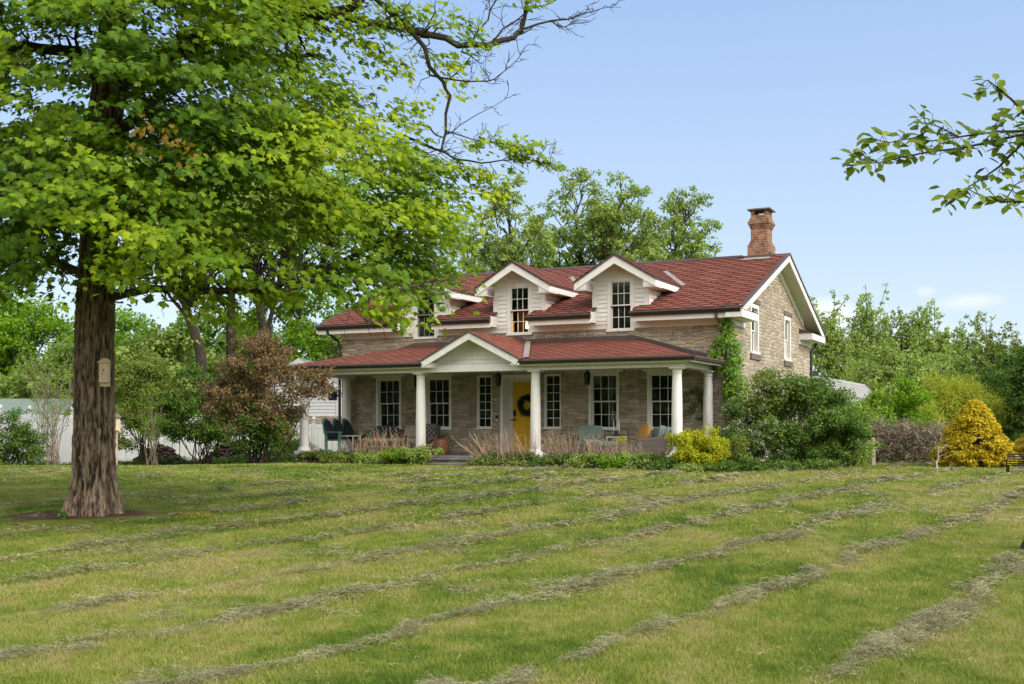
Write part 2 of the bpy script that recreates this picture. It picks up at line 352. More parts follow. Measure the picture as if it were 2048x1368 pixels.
def emis(name, col, s):
    m, n, b = nt(name); b.inputs['Emission Color'].default_value = (*col, 1); b.inputs['Emission Strength'].default_value = s
    b.inputs['Base Color'].default_value = (*col, 1); return m
M['bulb'] = emis('lit_lamp_shade', (1.0, 0.50, 0.13), 16.0)
M['shade'] = plain('pale_lamp_shade', (0.66, 0.68, 0.58), 0.9, 0.05, 3)

def bark(name, c0, c1, sc=1.0, zs=0.16, bd=0.05):
    m, n, b = nt(name, 0.95, 0.15); v = ocoord(n, (1, 1, zs))
    f1 = noise(n, 34 * sc, 6, 0.72, v, 0.3); f2 = noise(n, 2.0, 3, 0.5, ocoord(n))
    c = ramp(n, [(0.32, c0), (0.45, tuple(a * .35 + q * .65 for a, q in zip(c0, c1))), (0.68, c1)], f1)
    c = mix(n, c, ramp(n, [(0.35, (0.7, 0.72, 0.66)), (0.7, (1.25, 1.2, 1.15))], f2), 0.8, 'MULTIPLY')
    if name == 'maple_bark': c = mix(n, c, ramp(n, [(0.34, (0.22, 0.20, 0.19)), (0.50, (0.68, 0.66, 0.64)), (0.70, (1.30, 1.24, 1.18))], attr(n, 'rnd').outputs['Fac']), 1.0, 'MULTIPLY')  # furrows coloured darker by depth: bark's own tone plus painted-in shade
    n.links.new(c, b.inputs['Base Color']); bump(n, b, f1, 1.0, bd); return m
M['bark'] = bark('maple_bark', (0.045, 0.032, 0.024), (0.33, 0.255, 0.20), 1.0, .09)
M['bark2'] = bark('dark_bark', (0.014, 0.011, 0.009), (0.07, 0.056, 0.045))
M['limb'] = bark('limb_bark', (0.018, 0.014, 0.011), (0.085, 0.07, 0.056), 1.0, 1.0, 0.02)
M['deadtwig'] = plain('dead_twig_wood', (0.22, 0.17, 0.125), 0.9, 0.3, 12)
M['stalk'] = plain('dry_tan_stalk', (0.36, 0.25, 0.165), 0.9, 0.3, 5)
M['palebark'] = plain('pale_dead_bark', (0.45, 0.36, 0.30), 0.9, 0.3, 12)

def leafmat(name, stops, trans=0.35, rough=0.6, tcol=(1.15, 1.25, 0.35), gain=(1.55, 1.5, 1.0)):
    if tcol == (1.15, 1.25, 0.35): stops = [(p, tuple(min(.8, c[i] * gain[i]) for i in range(3))) for p, c in stops]
    m, n, b = nt(name, rough, 0.25)
    c = ramp(n, stops, attr(n, 'rnd').outputs['Fac'])
    n.links.new(c, b.inputs['Base Color'])
    t = n.nodes.new('ShaderNodeBsdfTranslucent'); n.links.new(mix(n, c, tcol, 1.0, 'MULTIPLY'), t.inputs['Color'])
    x = n.nodes.new('ShaderNodeMixShader'); x.inputs[0].default_value = trans
    n.links.new(b.outputs[0], x.inputs[1]); n.links.new(t.outputs[0], x.inputs[2])
    n.links.new(x.outputs[0], n.nodes['Material Output'].inputs['Surface']); return m
L = {}
L['maple'] = leafmat('maple_leaf', [(0, (0.020, 0.056, 0.007)), (0.35, (0.072, 0.140, 0.009)), (0.65, (0.165, 0.235, 0.010)), (0.9, (0.30, 0.355, 0.012)), (0.985, (0.26, 0.32, 0.02)), (1.0, (0.36, 0.22, 0.07))], 0.42)
L['bright'] = leafmat('spring_leaf', [(0, (0.06, 0.13, 0.012)), (0.5, (0.12, 0.22, 0.02)), (1, (0.20, 0.31, 0.03))], 0.4)
L['mid'] = leafmat('mid_green_leaf', [(0, (0.11, 0.165, 0.06)), (0.6, (0.185, 0.255, 0.095)), (1, (0.28, 0.35, 0.14))], 0.4)
L['dusk'] = leafmat('dark_green_leaf', [(0, (0.032, 0.065, 0.016)), (0.6, (0.065, 0.12, 0.026)), (1, (0.13, 0.20, 0.045))], 0.3)
L['hedge'] = leafmat('viburnum_leaf', [(0, (0.04, 0.08, 0.02)), (0.6, (0.075, 0.135, 0.032)), (1, (0.15, 0.22, 0.05))], 0.25)
L['gold'] = leafmat('golden_spirea_leaf', [(0, (0.20, 0.26, 0.012)), (0.5, (0.40, 0.42, 0.012)), (1, (0.62, 0.55, 0.02))], 0.3, tcol=(1, 1, 0.4))
L['cypress'] = leafmat('golden_cypress_leaf', [(0, (0.10, 0.12, 0.02)), (0.30, (0.30, 0.24, 0.02)), (0.5, (0.50, 0.38, 0.015)), (0.8, (0.64, 0.52, 0.015)), (1, (0.70, 0.60, 0.04))], 0.25, tcol=(1, .9, 0.4))
L['brown'] = leafmat('bronze_brown_leaf', [(0, (0.08, 0.09, 0.03)), (0.35, (0.15, 0.125, 0.05)), (0.7, (0.25, 0.155, 0.075)), (1, (0.36, 0.27, 0.12))], 0.3, tcol=(1.1, .9, 0.5))
L['olive'] = leafmat('olive_twig_leaf', [(0, (0.06, 0.085, 0.02)), (0.6, (0.12, 0.16, 0.04)), (1, (0.20, 0.24, 0.07))], 0.3)
L['lime'] = leafmat('yellow_green_leaf', [(0, (0.14, 0.18, 0.03)), (0.6, (0.25, 0.28, 0.05)), (1, (0.36, 0.38, 0.08))], 0.35)
L['blossom'] = leafmat('white_blossom', [(0, (0.5, 0.52, 0.40)), (1, (0.78, 0.76, 0.66))], 0.3, tcol=(1, 1, .9))
L['vine'] = leafmat('vine_leaf', [(0, (0.04, 0.10, 0.012)), (0.6, (0.09, 0.19, 0.02)), (1, (0.22, 0.30, 0.04))], 0.35)
L['wreath'] = leafmat('dark_wreath_leaf', [(0, (0.012, 0.018, 0.012)), (1, (0.04, 0.05, 0.03))], 0.1)
L['dogwood'] = leafmat('dogwood_leaf', [(0, (0.05, 0.09, 0.012)), (0.6, (0.10, 0.15, 0.02)), (1, (0.20, 0.25, 0.035))], 0.4)
L['twighedge'] = leafmat('bare_brown_twig', [(0, (0.12, 0.085, 0.065)), (0.6, (0.24, 0.18, 0.14)), (1, (0.38, 0.30, 0.24))], 0.05, tcol=(1, 1, 1))

# ------------------------------------------------------------------ leaves
T_OVAL = (np.array([[0, 0, 0], [0.30, 0.38, 0.05], [0.20, 0.78, 0.02], [0, 1.0, -0.10], [-0.20, 0.78, 0.02], [-0.30, 0.38, 0.05], [0, 0.5, -0.05]]),
          np.array([[6, 0, 1], [6, 1, 2], [6, 2, 3], [6, 3, 4], [6, 4, 5], [6, 5, 0]]))
T_DIA = (np.array([[0, 0, 0], [0.34, 0.45, 0.08], [0, 1, -0.06], [-0.34, 0.45, 0.08]]), np.array([[0, 1, 2], [0, 2, 3]]))
_h = [(0.10, -0.02), (0.46, 0.02), (0.30, 0.20), (0.56, 0.50), (0.24, 0.46), (0.20, 0.66)]
_o = [(0, 0)] + _h + [(0, 1.0)] + [(-x, y) for x, y in _h[::-1]]
T_MAPLE = (np.array([[0, 0.30, 0.05]] + [[x, y, -0.22 * abs(x) - 0.12 * max(0, y - 0.3)] for x, y in _o]),
           np.array([[0, i, i % len(_o) + 1] for i in range(1, len(_o) + 1)]))
def nrm(a): return a / np.maximum(np.linalg.norm(a, axis=1, keepdims=True), 1e-9)
def place(T, P, Nrm, Dr, S):
    tv, tf = T; N = len(P); Nrm = nrm(Nrm); Dr = nrm(Dr - Nrm * np.sum(Dr * Nrm, 1, keepdims=True)); X = np.cross(Dr, Nrm)
    S = np.broadcast_to(np.asarray(S, float).reshape(-1, 1, 1), (N, 1, 1))
    V = P[:, None, :] + S * (tv[None, :, 0:1] * X[:, None, :] + tv[None, :, 1:2] * Dr[:, None, :] + tv[None, :, 2:3] * Nrm[:, None, :])
    Fc = tf[None] + (np.arange(N) * len(tv))[:, None, None]
    return V.reshape(-1, 3), Fc.reshape(-1, 3), len(tv)
def leaves(name, T, P, Nrm, Dr, S, R, mat, parent=None):
    V, Fc, k = place(T, np.asarray(P, float), Nrm, Dr, S)
    return np_mesh(name, V, Fc, np.full(len(Fc), 3), mat, parent, {'rnd': ('POINT', 'FLOAT', np.repeat(np.clip(R, 0, 1), k))})
def clump_leaves(C, Rad, n, size, seed, up=0.5, flat=0.7, outw=0.8, tone=None):
    """leaf positions filling clumps C (k,3) of radius Rad, normals biased up and outward"""
    g = np.random.default_rng(seed); C = np.asarray(C, float); k = len(C)
    i = g.integers(0, k, n); r = g.normal(size=(n, 3)); r = nrm(r) * (g.random((n, 1)) ** 0.45)
    r[:, 2] *= flat; P = C[i] + r * np.asarray(Rad, float).reshape(-1, 1)[i % len(np.atleast_1d(Rad))]
    Nn = r * outw + np.array([0, 0, up]) + g.normal(size=(n, 3)) * 0.45
    D = r + g.normal(size=(n, 3)) * 0.6 - np.array([0, 0, 0.35])
    ct = g.random(k) if tone is None else np.asarray(tone)
    R = 0.18 + 0.42 * ct[i] + 0.25 * (g.random(n) - .5) + 0.12
    return P, Nn, D, size * (0.7 + 0.6 * g.random(n)), R

# ------------------------------------------------------------------ ground
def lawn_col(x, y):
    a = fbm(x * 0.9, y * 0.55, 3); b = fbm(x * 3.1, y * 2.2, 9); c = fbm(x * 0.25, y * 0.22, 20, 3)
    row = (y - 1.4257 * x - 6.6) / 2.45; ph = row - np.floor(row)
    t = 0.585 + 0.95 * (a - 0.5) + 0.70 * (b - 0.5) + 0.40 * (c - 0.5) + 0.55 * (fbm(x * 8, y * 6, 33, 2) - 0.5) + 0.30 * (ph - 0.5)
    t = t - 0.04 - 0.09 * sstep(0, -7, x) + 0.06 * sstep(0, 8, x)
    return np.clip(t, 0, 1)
def t2c(t):
    st = np.array([0, 0.25, 0.5, 0.75, 1.0])
    cs = np.array([[0.09, 0.16, 0.020], [0.165, 0.24, 0.030], [0.25, 0.30, 0.050], [0.35, 0.355, 0.088], [0.42, 0.36, 0.15]])
    return np.stack([np.interp(t, st, cs[:, j]) for j in range(3)], 1)
TREE = (-5.81, 15.6)
def bare(x, y):   # bare earth ring around the maple
    r = np.hypot((x - TREE[0] + 0.25) / 1.15, (y - TREE[1] + 0.15) / 0.72) + 0.35 * (fbm(x * 2.5, y * 2.5, 77) - 0.5)
    return 1 - sstep(0.75, 1.0, r)
def ground():
    xs = np.unique(np.concatenate([np.linspace(-1500, -70, 14), np.linspace(-70, -20, 50), np.arange(-20, 20, 0.16), np.linspace(20, 70, 50), np.linspace(70, 1500, 14)]))
    ys = np.unique(np.concatenate([np.linspace(-300, -5, 10), np.linspace(-5, 4, 18), np.arange(4, 34, 0.14), np.linspace(34, 90, 60), np.linspace(90, 3000, 20)]))
    X, Y = np.meshgrid(xs, ys); x = X.ravel(); y = Y.ravel()
    z = gz(x, y) + 0.035 * (fbm(x * 1.6, y * 1.6, 5) - 0.5) * (y < 40)
    z = z + 0.07 * np.exp(-((x - TREE[0]) ** 2 + (y - TREE[1]) ** 2) / 1.2)
    nx, ny = len(xs), len(ys); I = np.arange(nx * ny).reshape(ny, nx)
    Fc = np.stack([I[:-1, :-1], I[:-1, 1:], I[1:, 1:], I[1:, :-1]], -1).reshape(-1, 4)
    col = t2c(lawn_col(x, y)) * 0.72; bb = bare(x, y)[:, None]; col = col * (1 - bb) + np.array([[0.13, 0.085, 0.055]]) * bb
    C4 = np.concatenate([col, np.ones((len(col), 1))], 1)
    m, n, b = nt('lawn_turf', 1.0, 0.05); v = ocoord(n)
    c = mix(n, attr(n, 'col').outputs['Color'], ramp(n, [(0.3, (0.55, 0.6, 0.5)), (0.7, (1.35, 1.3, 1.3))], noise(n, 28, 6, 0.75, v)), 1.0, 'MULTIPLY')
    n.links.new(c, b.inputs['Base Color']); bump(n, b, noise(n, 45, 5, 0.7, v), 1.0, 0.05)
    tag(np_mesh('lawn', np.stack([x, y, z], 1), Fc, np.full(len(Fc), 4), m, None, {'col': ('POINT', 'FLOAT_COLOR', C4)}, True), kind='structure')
ground()
ROWS = [-1.2, 1.5, 3.9, 6.6, 9.0, 11.3, 13.7, 16.4, 19.2, 22.0, 24.6, 27.2]
RD = np.array([0.574, 0.819]); RN = np.array([0.819, -0.574])
def rowamp(x, y):
    """how much cut grass lies at a spot: wobbling rows left by the mower"""
    w = 0.26 * (fbm(x * .55, y * .55, 40) - 0.5) * 2 + 0.16 * (fbm(x * 2.2, y * 2.2, 42, 2) - 0.5) * 2
    A = np.zeros_like(x)
    for i, d0 in enumerate(ROWS):
        s = (1.4257 * x + d0 - y) * 0.574 + w + 0.12 * np.sin(i * 3.1)
        al = fbm(x * 0.5 + i * 7.7, y * 0.5, 50 + i, 3); pat = fbm(x * 2.6, y * 2.6, 60, 3)
        wid = (0.065 + 0.15 * np.clip(al - 0.30, 0, 1)) * (1.6 if i < 3 else 1.0)
        A = np.maximum(A, np.exp(-(s / wid) ** 2) * np.clip((al - 0.20) * 4.5, 0, 1) * np.clip(2.6 * (pat - 0.20), 0.10, 1))
    return A
def in_bed(x, y):  # keep lawn blades out of the porch bed
    lx = (x - 5.652) * 0.8957 - (y - 29) * 0.4449; ly = (x - 5.652) * 0.4449 + (y - 29) * 0.8957
    return (lx > -13.0) & (lx < 1.0) & (ly > -4.05)
def grass():
    g = np.random.default_rng(11)
    P = []
    for (d0, d1, n, w, h) in ((5.6, 9, 230000, 0.0032, 0.034), (9, 14, 230000, 0.0046, 0.034), (14, 21, 160000, 0.008, 0.038), (21, 33, 110000, 0.014, 0.042)):
        d = np.sqrt(g.random(n) * (d1 ** 2 - d0 ** 2) + d0 ** 2); x = (g.random(n) * 2 - 1) * (0.47 * d + 0.4)
        P.append(np.stack([x, d, np.full(n, w), np.full(n, h)], 1))
    P = np.concatenate(P); x, y = P[:, 0], P[:, 1]
    keep = (g.random(len(x)) > bare(x, y) * 0.93) & ~in_bed(x, y); P = P[keep]; x, y, w, h = P.T; n = len(x)
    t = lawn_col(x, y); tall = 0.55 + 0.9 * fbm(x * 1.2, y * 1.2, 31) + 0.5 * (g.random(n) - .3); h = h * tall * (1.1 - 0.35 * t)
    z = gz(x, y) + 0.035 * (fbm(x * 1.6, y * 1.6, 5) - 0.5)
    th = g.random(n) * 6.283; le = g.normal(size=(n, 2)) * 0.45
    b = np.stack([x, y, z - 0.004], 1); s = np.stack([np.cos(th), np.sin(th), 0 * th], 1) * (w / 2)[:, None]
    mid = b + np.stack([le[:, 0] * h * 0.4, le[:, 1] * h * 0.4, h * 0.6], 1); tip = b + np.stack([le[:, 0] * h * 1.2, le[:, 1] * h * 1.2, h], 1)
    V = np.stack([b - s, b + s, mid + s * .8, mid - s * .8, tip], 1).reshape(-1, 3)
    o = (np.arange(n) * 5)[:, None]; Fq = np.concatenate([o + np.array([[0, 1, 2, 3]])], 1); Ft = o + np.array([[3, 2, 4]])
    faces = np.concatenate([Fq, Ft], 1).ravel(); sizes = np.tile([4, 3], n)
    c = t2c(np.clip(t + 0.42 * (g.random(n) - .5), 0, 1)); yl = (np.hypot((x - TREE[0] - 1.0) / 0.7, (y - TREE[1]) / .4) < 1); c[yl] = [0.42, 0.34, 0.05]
    C4 = np.repeat(np.concatenate([c, np.ones((n, 1))], 1), 5, 0)
    m, nn, bb = nt('grass_blade', 0.7, 0.2); cc = attr(nn, 'col').outputs['Color']; nn.links.new(cc, bb.inputs['Base Color'])
    tr = nn.nodes.new('ShaderNodeBsdfTranslucent'); nn.links.new(cc, tr.inputs['Color']); mx = nn.nodes.new('ShaderNodeMixShader'); mx.inputs[0].default_value = 0.3
    nn.links.new(bb.outputs[0], mx.inputs[1]); nn.links.new(tr.outputs[0], mx.inputs[2]); nn.links.new(mx.outputs[0], nn.nodes['Material Output'].inputs['Surface'])
    tag(np_mesh('grass', V, faces, sizes, m, None, {'col': ('POINT', 'FLOAT_COLOR', C4)}), 'short mown green and straw yellow grass of the lawn', 'grass', kind='stuff')
grass()
def clippings():
    g = np.random.default_rng(13); out = []
    for (d0, d1, n, w, ln) in ((5.6, 9, 620000, 0.0026, 0.085), (9, 14, 560000, 0.0040, 0.105), (14, 21, 420000, 0.008, 0.15), (21, 30, 300000, 0.013, 0.2)):
        d = np.sqrt(g.random(n) * (d1 ** 2 - d0 ** 2) + d0 ** 2); x = (g.random(n) * 2 - 1) * (0.47 * d + 0.4)
        A = rowamp(x, d); lo = np.clip((fbm(x * 1.5, d * 1.5, 91, 3) - .60) * 2.2, 0, .22) * np.clip(2.5 * (fbm(x * .4, d * .4, 93, 2) - .38), 0, 1); k = g.random(n) < (A ** 1.3) * 0.66 + 0.004 + lo
        k &= ~in_bed(x, d); out.append(np.stack([x, d, np.full(n, w), np.full(n, ln), A], 1)[k])
    P = np.concatenate(out); x, y, w, ln, A = P.T; n = len(x)
    z = gz(x, y) + 0.035 * (fbm(x * 1.6, y * 1.6, 5) - 0.5) + 0.018 + A * (0.012 + 0.15 * g.random(n) ** 1.2 * fbm(x * 3, y * 3, 81))
    th = g.random(n) * 6.283; sl = g.normal(size=n) * 0.22; ln = ln * (0.5 + g.random(n))
    D = np.stack([np.cos(th), np.sin(th), sl], 1) * ln[:, None]; S = np.stack([-np.sin(th), np.cos(th), 0.4 + 0 * th], 1) * (w / 2)[:, None]
    b = np.stack([x, y, z], 1); cv = np.stack([-np.sin(th), np.cos(th), 0 * th], 1) * (ln * g.normal(size=n) * 0.22)[:, None] + np.array([0, 0, 0.012])
    p0 = b - D / 2; p1 = b + cv; p2 = b + D / 2
    p0[:, 2] = np.maximum(p0[:, 2], gz(x, y) + .005); p2[:, 2] = np.maximum(p2[:, 2], gz(x, y) + .005)
    V = np.stack([p0, p1 + S, p1 - S, p2], 1).reshape(-1, 3); o = (np.arange(n) * 4)[:, None]
    F = np.concatenate([o + np.array([[0, 1, 2]]), o + np.array([[1, 3, 2]])], 1).reshape(-1, 3)
    q = g.random(n)[:, None]; c = np.array([[0.17, 0.185, 0.08]]) * (1 - q) + np.array([[0.43, 0.37, 0.23]]) * q
    c = c * (0.55 + 0.7 * g.random((n, 1))) * (.62 + .75 * fbm(x * 5, y * 5, 95, 3))[:, None]; C4 = np.repeat(np.concatenate([c, np.ones((n, 1))], 1), 4, 0)
    m, nn, bb = nt('cut_grass', 0.9, 0.1); nn.links.new(attr(nn, 'col').outputs['Color'], bb.inputs['Base Color'])
    tag(np_mesh('grass_clippings', V, F, np.full(len(F), 3), m, None, {'col': ('POINT', 'FLOAT_COLOR', C4)}), 'grey green cut grass lying in long diagonal rows across the lawn', 'grass clippings', kind='stuff')
    print('clippings', n)
clippings()

# ------------------------------------------------------------------ the stone house
C0 = Vector((5.652, 29.0, 0)); YAW = math.atan2(-0.4449, 0.8957)
RM = Matrix.Rotation(YAW, 3, 'Z')
def HL(x, y, z=0.0): return C0 + RM @ Vector((x, y, z))          # house frame -> world
LEN, WID, EAVE, RIDGE, OH = 12.12, 9.73, 4.45, 6.50, 0.50
SL = (RIDGE - EAVE) / (WID / 2 + OH)
def roofz(y): return EAVE + SL * (min(y, WID - y) + OH)
house = thing('stone_house', 'stone farmhouse with red scalloped roof, three dormers and white columned porch', 'house', C0, YAW)
XL, XR = -LEN - 0.55, 0.37
DORM = [-3.03, -6.07, -9.14]; DW = 0.79
FZ = 0.62      # porch floor
holes = [(-10.88, -9.99, 1.32, 2.87), (-9.16, -8.28, 1.31, 2.87), (-7.43, -6.95, 1.33, 2.86), (-6.68, -5.50, FZ, 2.87), (-5.30, -4.80, 1.33, 2.86), (-3.97, -3.08, 1.31, 2.89), (-2.28, -1.39, 1.31, 2.87)]
dholes = [(c - 0.39, c + 0.39, 3.98, 5.44) for c in DORM]

w = MB()
def grid_wall(mb, u0, u1, z0, z1, hs, th, plane):
    us = sorted({u0, u1, *[h[0] for h in hs], *[h[1] for h in hs]}); zs = sorted({z0, z1, *[min(h[2], z1) for h in hs], *[min(h[3], z1) for h in hs]})
    for a, b_ in zip(us, us[1:]):
        for c, d in zip(zs, zs[1:]):
            if any(h[0] <= (a + b_) / 2 <= h[1] and h[2] <= (c + d) / 2 <= h[3] for h in hs): continue
            mb.quad(plane(a, 0, c), plane(b_, 0, c), plane(b_, 0, d), plane(a, 0, d)); mb.quad(plane(b_, th, c), plane(a, th, c), plane(a, th, d), plane(b_, th, d))
    for (a, b_, c, d) in hs:
        d2 = min(d, z1)
        mb.quad(plane(a, 0, c), plane(a, 0, d2), plane(a, th, d2), plane(a, th, c)); mb.quad(plane(b_, 0, c), plane(b_, th, c), plane(b_, th, d2), plane(b_, 0, d2))
        mb.quad(plane(a, 0, c), plane(a, th, c), plane(b_, th, c), plane(b_, 0, c))
        if d <= z1: mb.quad(plane(a, 0, d), plane(b_, 0, d), plane(b_, th, d), plane(a, th, d))
front = lambda u, dep, z: (u, dep, z)
grid_wall(w, -LEN, 0, -0.3, 4.42, holes + [(h[0], h[1], 3.98, 9) for h in dholes], 0.45, front)
w.build('wall', M['stone'], house)
# gable walls
gw = MB(); gh = [(1.97, 2.87, 3.42, 4.79), (6.02, 6.92, 3.42, 4.79)]
ys = [0.0, 1.97, 2.87, WID / 2, 6.02, 6.92, WID]
def rz(y): return roofz(y) - 0.10
for X_, s in ((0.0, 1), (-LEN, -1)):
    for a, b_ in zip(ys, ys[1:]):
        h = next((h for h in gh if h[0] == a and s == 1), None)
        def q(p): gw.add([(X_, y, z) for y, z in (p if s == 1 else p[::-1])], [tuple(range(len(p)))])
        if h: q([(a, -0.3), (b_, -0.3), (b_, h[2]), (a, h[2])]); q([(a, h[3]), (b_, h[3]), (b_, rz(b_)), (a, rz(a))])
        else: q([(a, -0.3), (b_, -0.3), (b_, rz(b_)), (a, rz(a))])
        if h:
            t = 0.14; gw.add([(0, a, h[2]), (-t, a, h[2]), (-t, a, h[3]), (0, a, h[3])], [(0, 1, 2, 3)]); gw.add([(0, b_, h[2]), (0, b_, h[3]), (-t, b_, h[3]), (-t, b_, h[2])], [(0, 1, 2, 3)])
            gw.add([(0, a, h[3]), (-t, a, h[3]), (-t, b_, h[3]), (0, b_, h[3])], [(0, 1, 2, 3)]); gw.add([(0, a, h[2]), (0, b_, h[2]), (-t, b_, h[2]), (-t, a, h[2])], [(0, 1, 2, 3)])
gw.add([(0, WID, -0.3), (-LEN, WID, -0.3), (-LEN, WID, 4.3), (0, WID, 4.3)], [(0, 1, 2, 3)])
gw.build('wall', M['stone'], house)
MB().box(-LEN + .05, -.05, .5, WID - .05, 0.5, 0.6).box(-LEN + .05, -.2, 3.3, 3.34, 0.6, 5.6).build('interior', M['darkroom'], house)

def window(u0, u1, z0, z1, cols, rows, hung, plane=front, rec=0.10, casing=0.075, glass='glass', par=house, sashmat='white'):
    c = MB(plane)
    o = 0.012
    c.box(u0, u0 + casing, -o, rec + .05, z0, z1); c.box(u1 - casing, u1, -o, rec + .05, z0, z1)
    c.box(u0 + casing, u1 - casing, -o, rec + .05, z1 - casing, z1); c.box(u0 - 0.02, u1 + 0.02, -0.05, rec + .05, z0 - 0.005, z0 + 0.05)
    win = c.build('window', M['white'], par)
    a, b_, c0, c1 = u0 + casing, u1 - casing, z0 + 0.05, z1 - casing
    s = MB(plane); fr = 0.036 if hung else 0.022; mid = (c0 + c1) / 2
    def sash(s, za, zb, d, nr):
        s.box(a, a + fr, d, d + .035, za, zb); s.box(b_ - fr, b_, d, d + .035, za, zb)
        s.box(a + fr, b_ - fr, d, d + .035, za, za + fr); s.box(a + fr, b_ - fr, d, d + .035, zb - fr, zb)
        for i in range(1, cols): x = a + fr + (b_ - a - 2 * fr) * i / cols; s.box(x - .008, x + .008, d + .005, d + .028, za + fr, zb - fr)
        for i in range(1, nr): z = za + fr + (zb - za - 2 * fr) * i / nr; s.box(a + fr, b_ - fr, d + .007, d + .026, z - .008, z + .008)
    if hung:
        sash(s, mid - .02, c1, rec - 0.035, rows // 2); s.build('sash', M[sashmat], win)
        s2 = MB(plane); sash(s2, c0, mid + .02, rec + 0.002, rows // 2); s2.build('sash', M[sashmat], win)
        MB(plane).box(a + fr * .5, b_ - fr * .5, rec - 0.020, rec - 0.016, mid, c1 - fr * .5).build('pane', M[glass], win)
        MB(plane).box(a + fr * .5, b_ - fr * .5, rec + 0.016, rec + 0.020, c0 + fr * .5, mid).build('pane', M[glass], win)
    else:
        sash(s, c0, c1, rec, rows); s.build('sash', M[sashmat], win)
        MB(plane).box(a + fr * .5, b_ - fr * .5, rec + 0.014, rec + 0.018, c0 + fr * .5, c1 - fr * .5).build('pane', M[glass], win)
    return win
lin = None
for i, h in enumerate(holes):
    if i == 3: continue
    nar = i in (2, 4)
    wn_ = window(*h, 2 if nar else 3, 6 if nar else 4, not nar, glass='clear' if i == 5 else 'glass', rec=0.05 if nar else 0.10, casing=.03 if nar else .075)
    if not nar: MB().box(h[0] - 0.12, h[1] + 0.12, -0.03, 0.0, h[3] + .002, h[3] + 0.08).build('lintel', M['white'], wn_)
for i, h in enumerate(dholes): window(*h, 3, 4, True, rec=0.05, casing=0.10, glass='clear' if i == 1 else 'glass', sashmat='white' if i != 2 else 'grey_roof')
side = lambda u, dep, z: (-dep, u, z)
for h in gh:
    window(*h, 1, 2, True, plane=side, rec=0.12, casing=0.11)
    MB().box(0.0, 0.05, h[0] - .05, h[1] + .12, h[2] - .17, h[2] - .01).build('stone_sill', M['lintel'], house, 0.01)
    MB().box(0.0, 0.035, h[0] - .05, h[1] + .12, h[3] + .01, h[3] + .15).build('stone_lintel', M['lintel'], house, 0.01)

# roof shingles: individual overlapping tabs cut to each slope
def clip(poly, reg):
    n = len(reg)
    for i in range(n):
        a, b_ = reg[i], reg[(i + 1) % n]; out = []
        f = lambda p: (b_[0] - a[0]) * (p[1] - a[1]) - (b_[1] - a[1]) * (p[0] - a[0])
        for j in range(len(poly)):
            p, q = poly[j], poly[(j + 1) % len(poly)]; fp, fq = f(p), f(q)
            if fp >= 0: out.append(p)
            if fp * fq < 0: t = fp / (fp - fq); out.append((p[0] + (q[0] - p[0]) * t, p[1] + (q[1] - p[1]) * t))
        poly = out
        if len(poly) < 3: return []
    return poly
def shingles(mb, O, Ud, Vd, regs, wd=0.46, ex=0.215, seed=0, lift=0.026, u_off=0.0):
    O, Ud, Vd = Vector(O), Vector(Ud).normalized(), Vector(Vd).normalized(); Nn = Ud.cross(Vd).normalized()
    if Nn.z < 0: Nn = -Nn
    rr = random.Random(seed)
    us = [p[0] for r in regs for p in r]; vs = [p[1] for r in regs for p in r]
    r0, r1 = int(min(vs) // ex) - 1, int(max(vs) // ex) + 1; c0, c1 = int((min(us) - u_off) // wd) - 1, int((max(us) - u_off) // wd) + 2
    for i in range(r0, r1 + 1):
        for j in range(c0, c1 + 1):
            u = u_off + (j + 0.5 * (i % 2)) * wd + rr.uniform(-.008, .008); v = i * ex + rr.uniform(-.006, .006); g = 0.007
            tab = [(u - wd * .16, v), (u + wd * .16, v), (u + wd * .35, v + ex * .20), (u + wd / 2 - g, v + ex * .62), (u + wd / 2 - g, v + ex * 1.5), (u - wd / 2 + g, v + ex * 1.5), (u - wd / 2 + g, v + ex * .62), (u - wd * .35, v + ex * .20)]
            tone = min(1, max(0, rr.gauss(0.5, 0.13)))
            for r in regs:
                p = clip(tab, r)
                if len(p) < 3: continue
                hh = lambda q: 0.006 + lift * max(0.0, 1 - (q[1] - v) / (ex * 1.45))
                top = [tuple(O + Ud * q[0] + Vd * q[1] + Nn * hh(q)) for q in p]; bot = [tuple(O + Ud * q[0] + Vd * q[1] + Nn * (hh(q) - 0.020)) for q in p]
                n = len(p); mb.add(top, [tuple(range(n))], tone)
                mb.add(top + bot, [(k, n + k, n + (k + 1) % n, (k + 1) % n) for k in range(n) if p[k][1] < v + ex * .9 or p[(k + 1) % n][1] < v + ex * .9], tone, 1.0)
    return mb
cs = 1 / math.sqrt(1 + SL * SL); sn = SL * cs; RL = (WID / 2 + OH) / cs
segs = [(DORM[0] + DW - 0.33, XR), (DORM[1] + DW - 0.33, DORM[0] - DW + 0.10), (DORM[2] + DW - 0.33, DORM[1] - DW + 0.10), (XL, DORM[2] - DW + 0.10)]
vw = OH / cs
sb = MB()
sb.add([(XL, 0, EAVE + SL * OH), (XR, 0, EAVE + SL * OH), (XR, WID / 2, RIDGE), (XL, WID / 2, RIDGE)], [(0, 1, 2, 3)], 0.2, 1)
sb.add([(XL, WID + OH, EAVE), (XR, WID + OH, EAVE), (XR, WID / 2, RIDGE), (XL, WID / 2, RIDGE)], [(3, 2, 1, 0)], 0.2, 1)
for a, b_ in segs: sb.add([(a, -OH, EAVE), (b_, -OH, EAVE), (b_, 0, EAVE + SL * OH), (a, 0, EAVE + SL * OH)], [(0, 1, 2, 3)], 0.2, 1)
roof = sb.build('roof', M['shingle'], house)
sh = MB(); shingles(sh, (0, -OH, EAVE), (1, 0, 0), (0, cs, sn), [[(XL, vw), (XR, vw), (XR, RL), (XL, RL)]] + [[(a, 0), (b_, 0), (b_, vw), (a, vw)] for a, b_ in segs], seed=3)
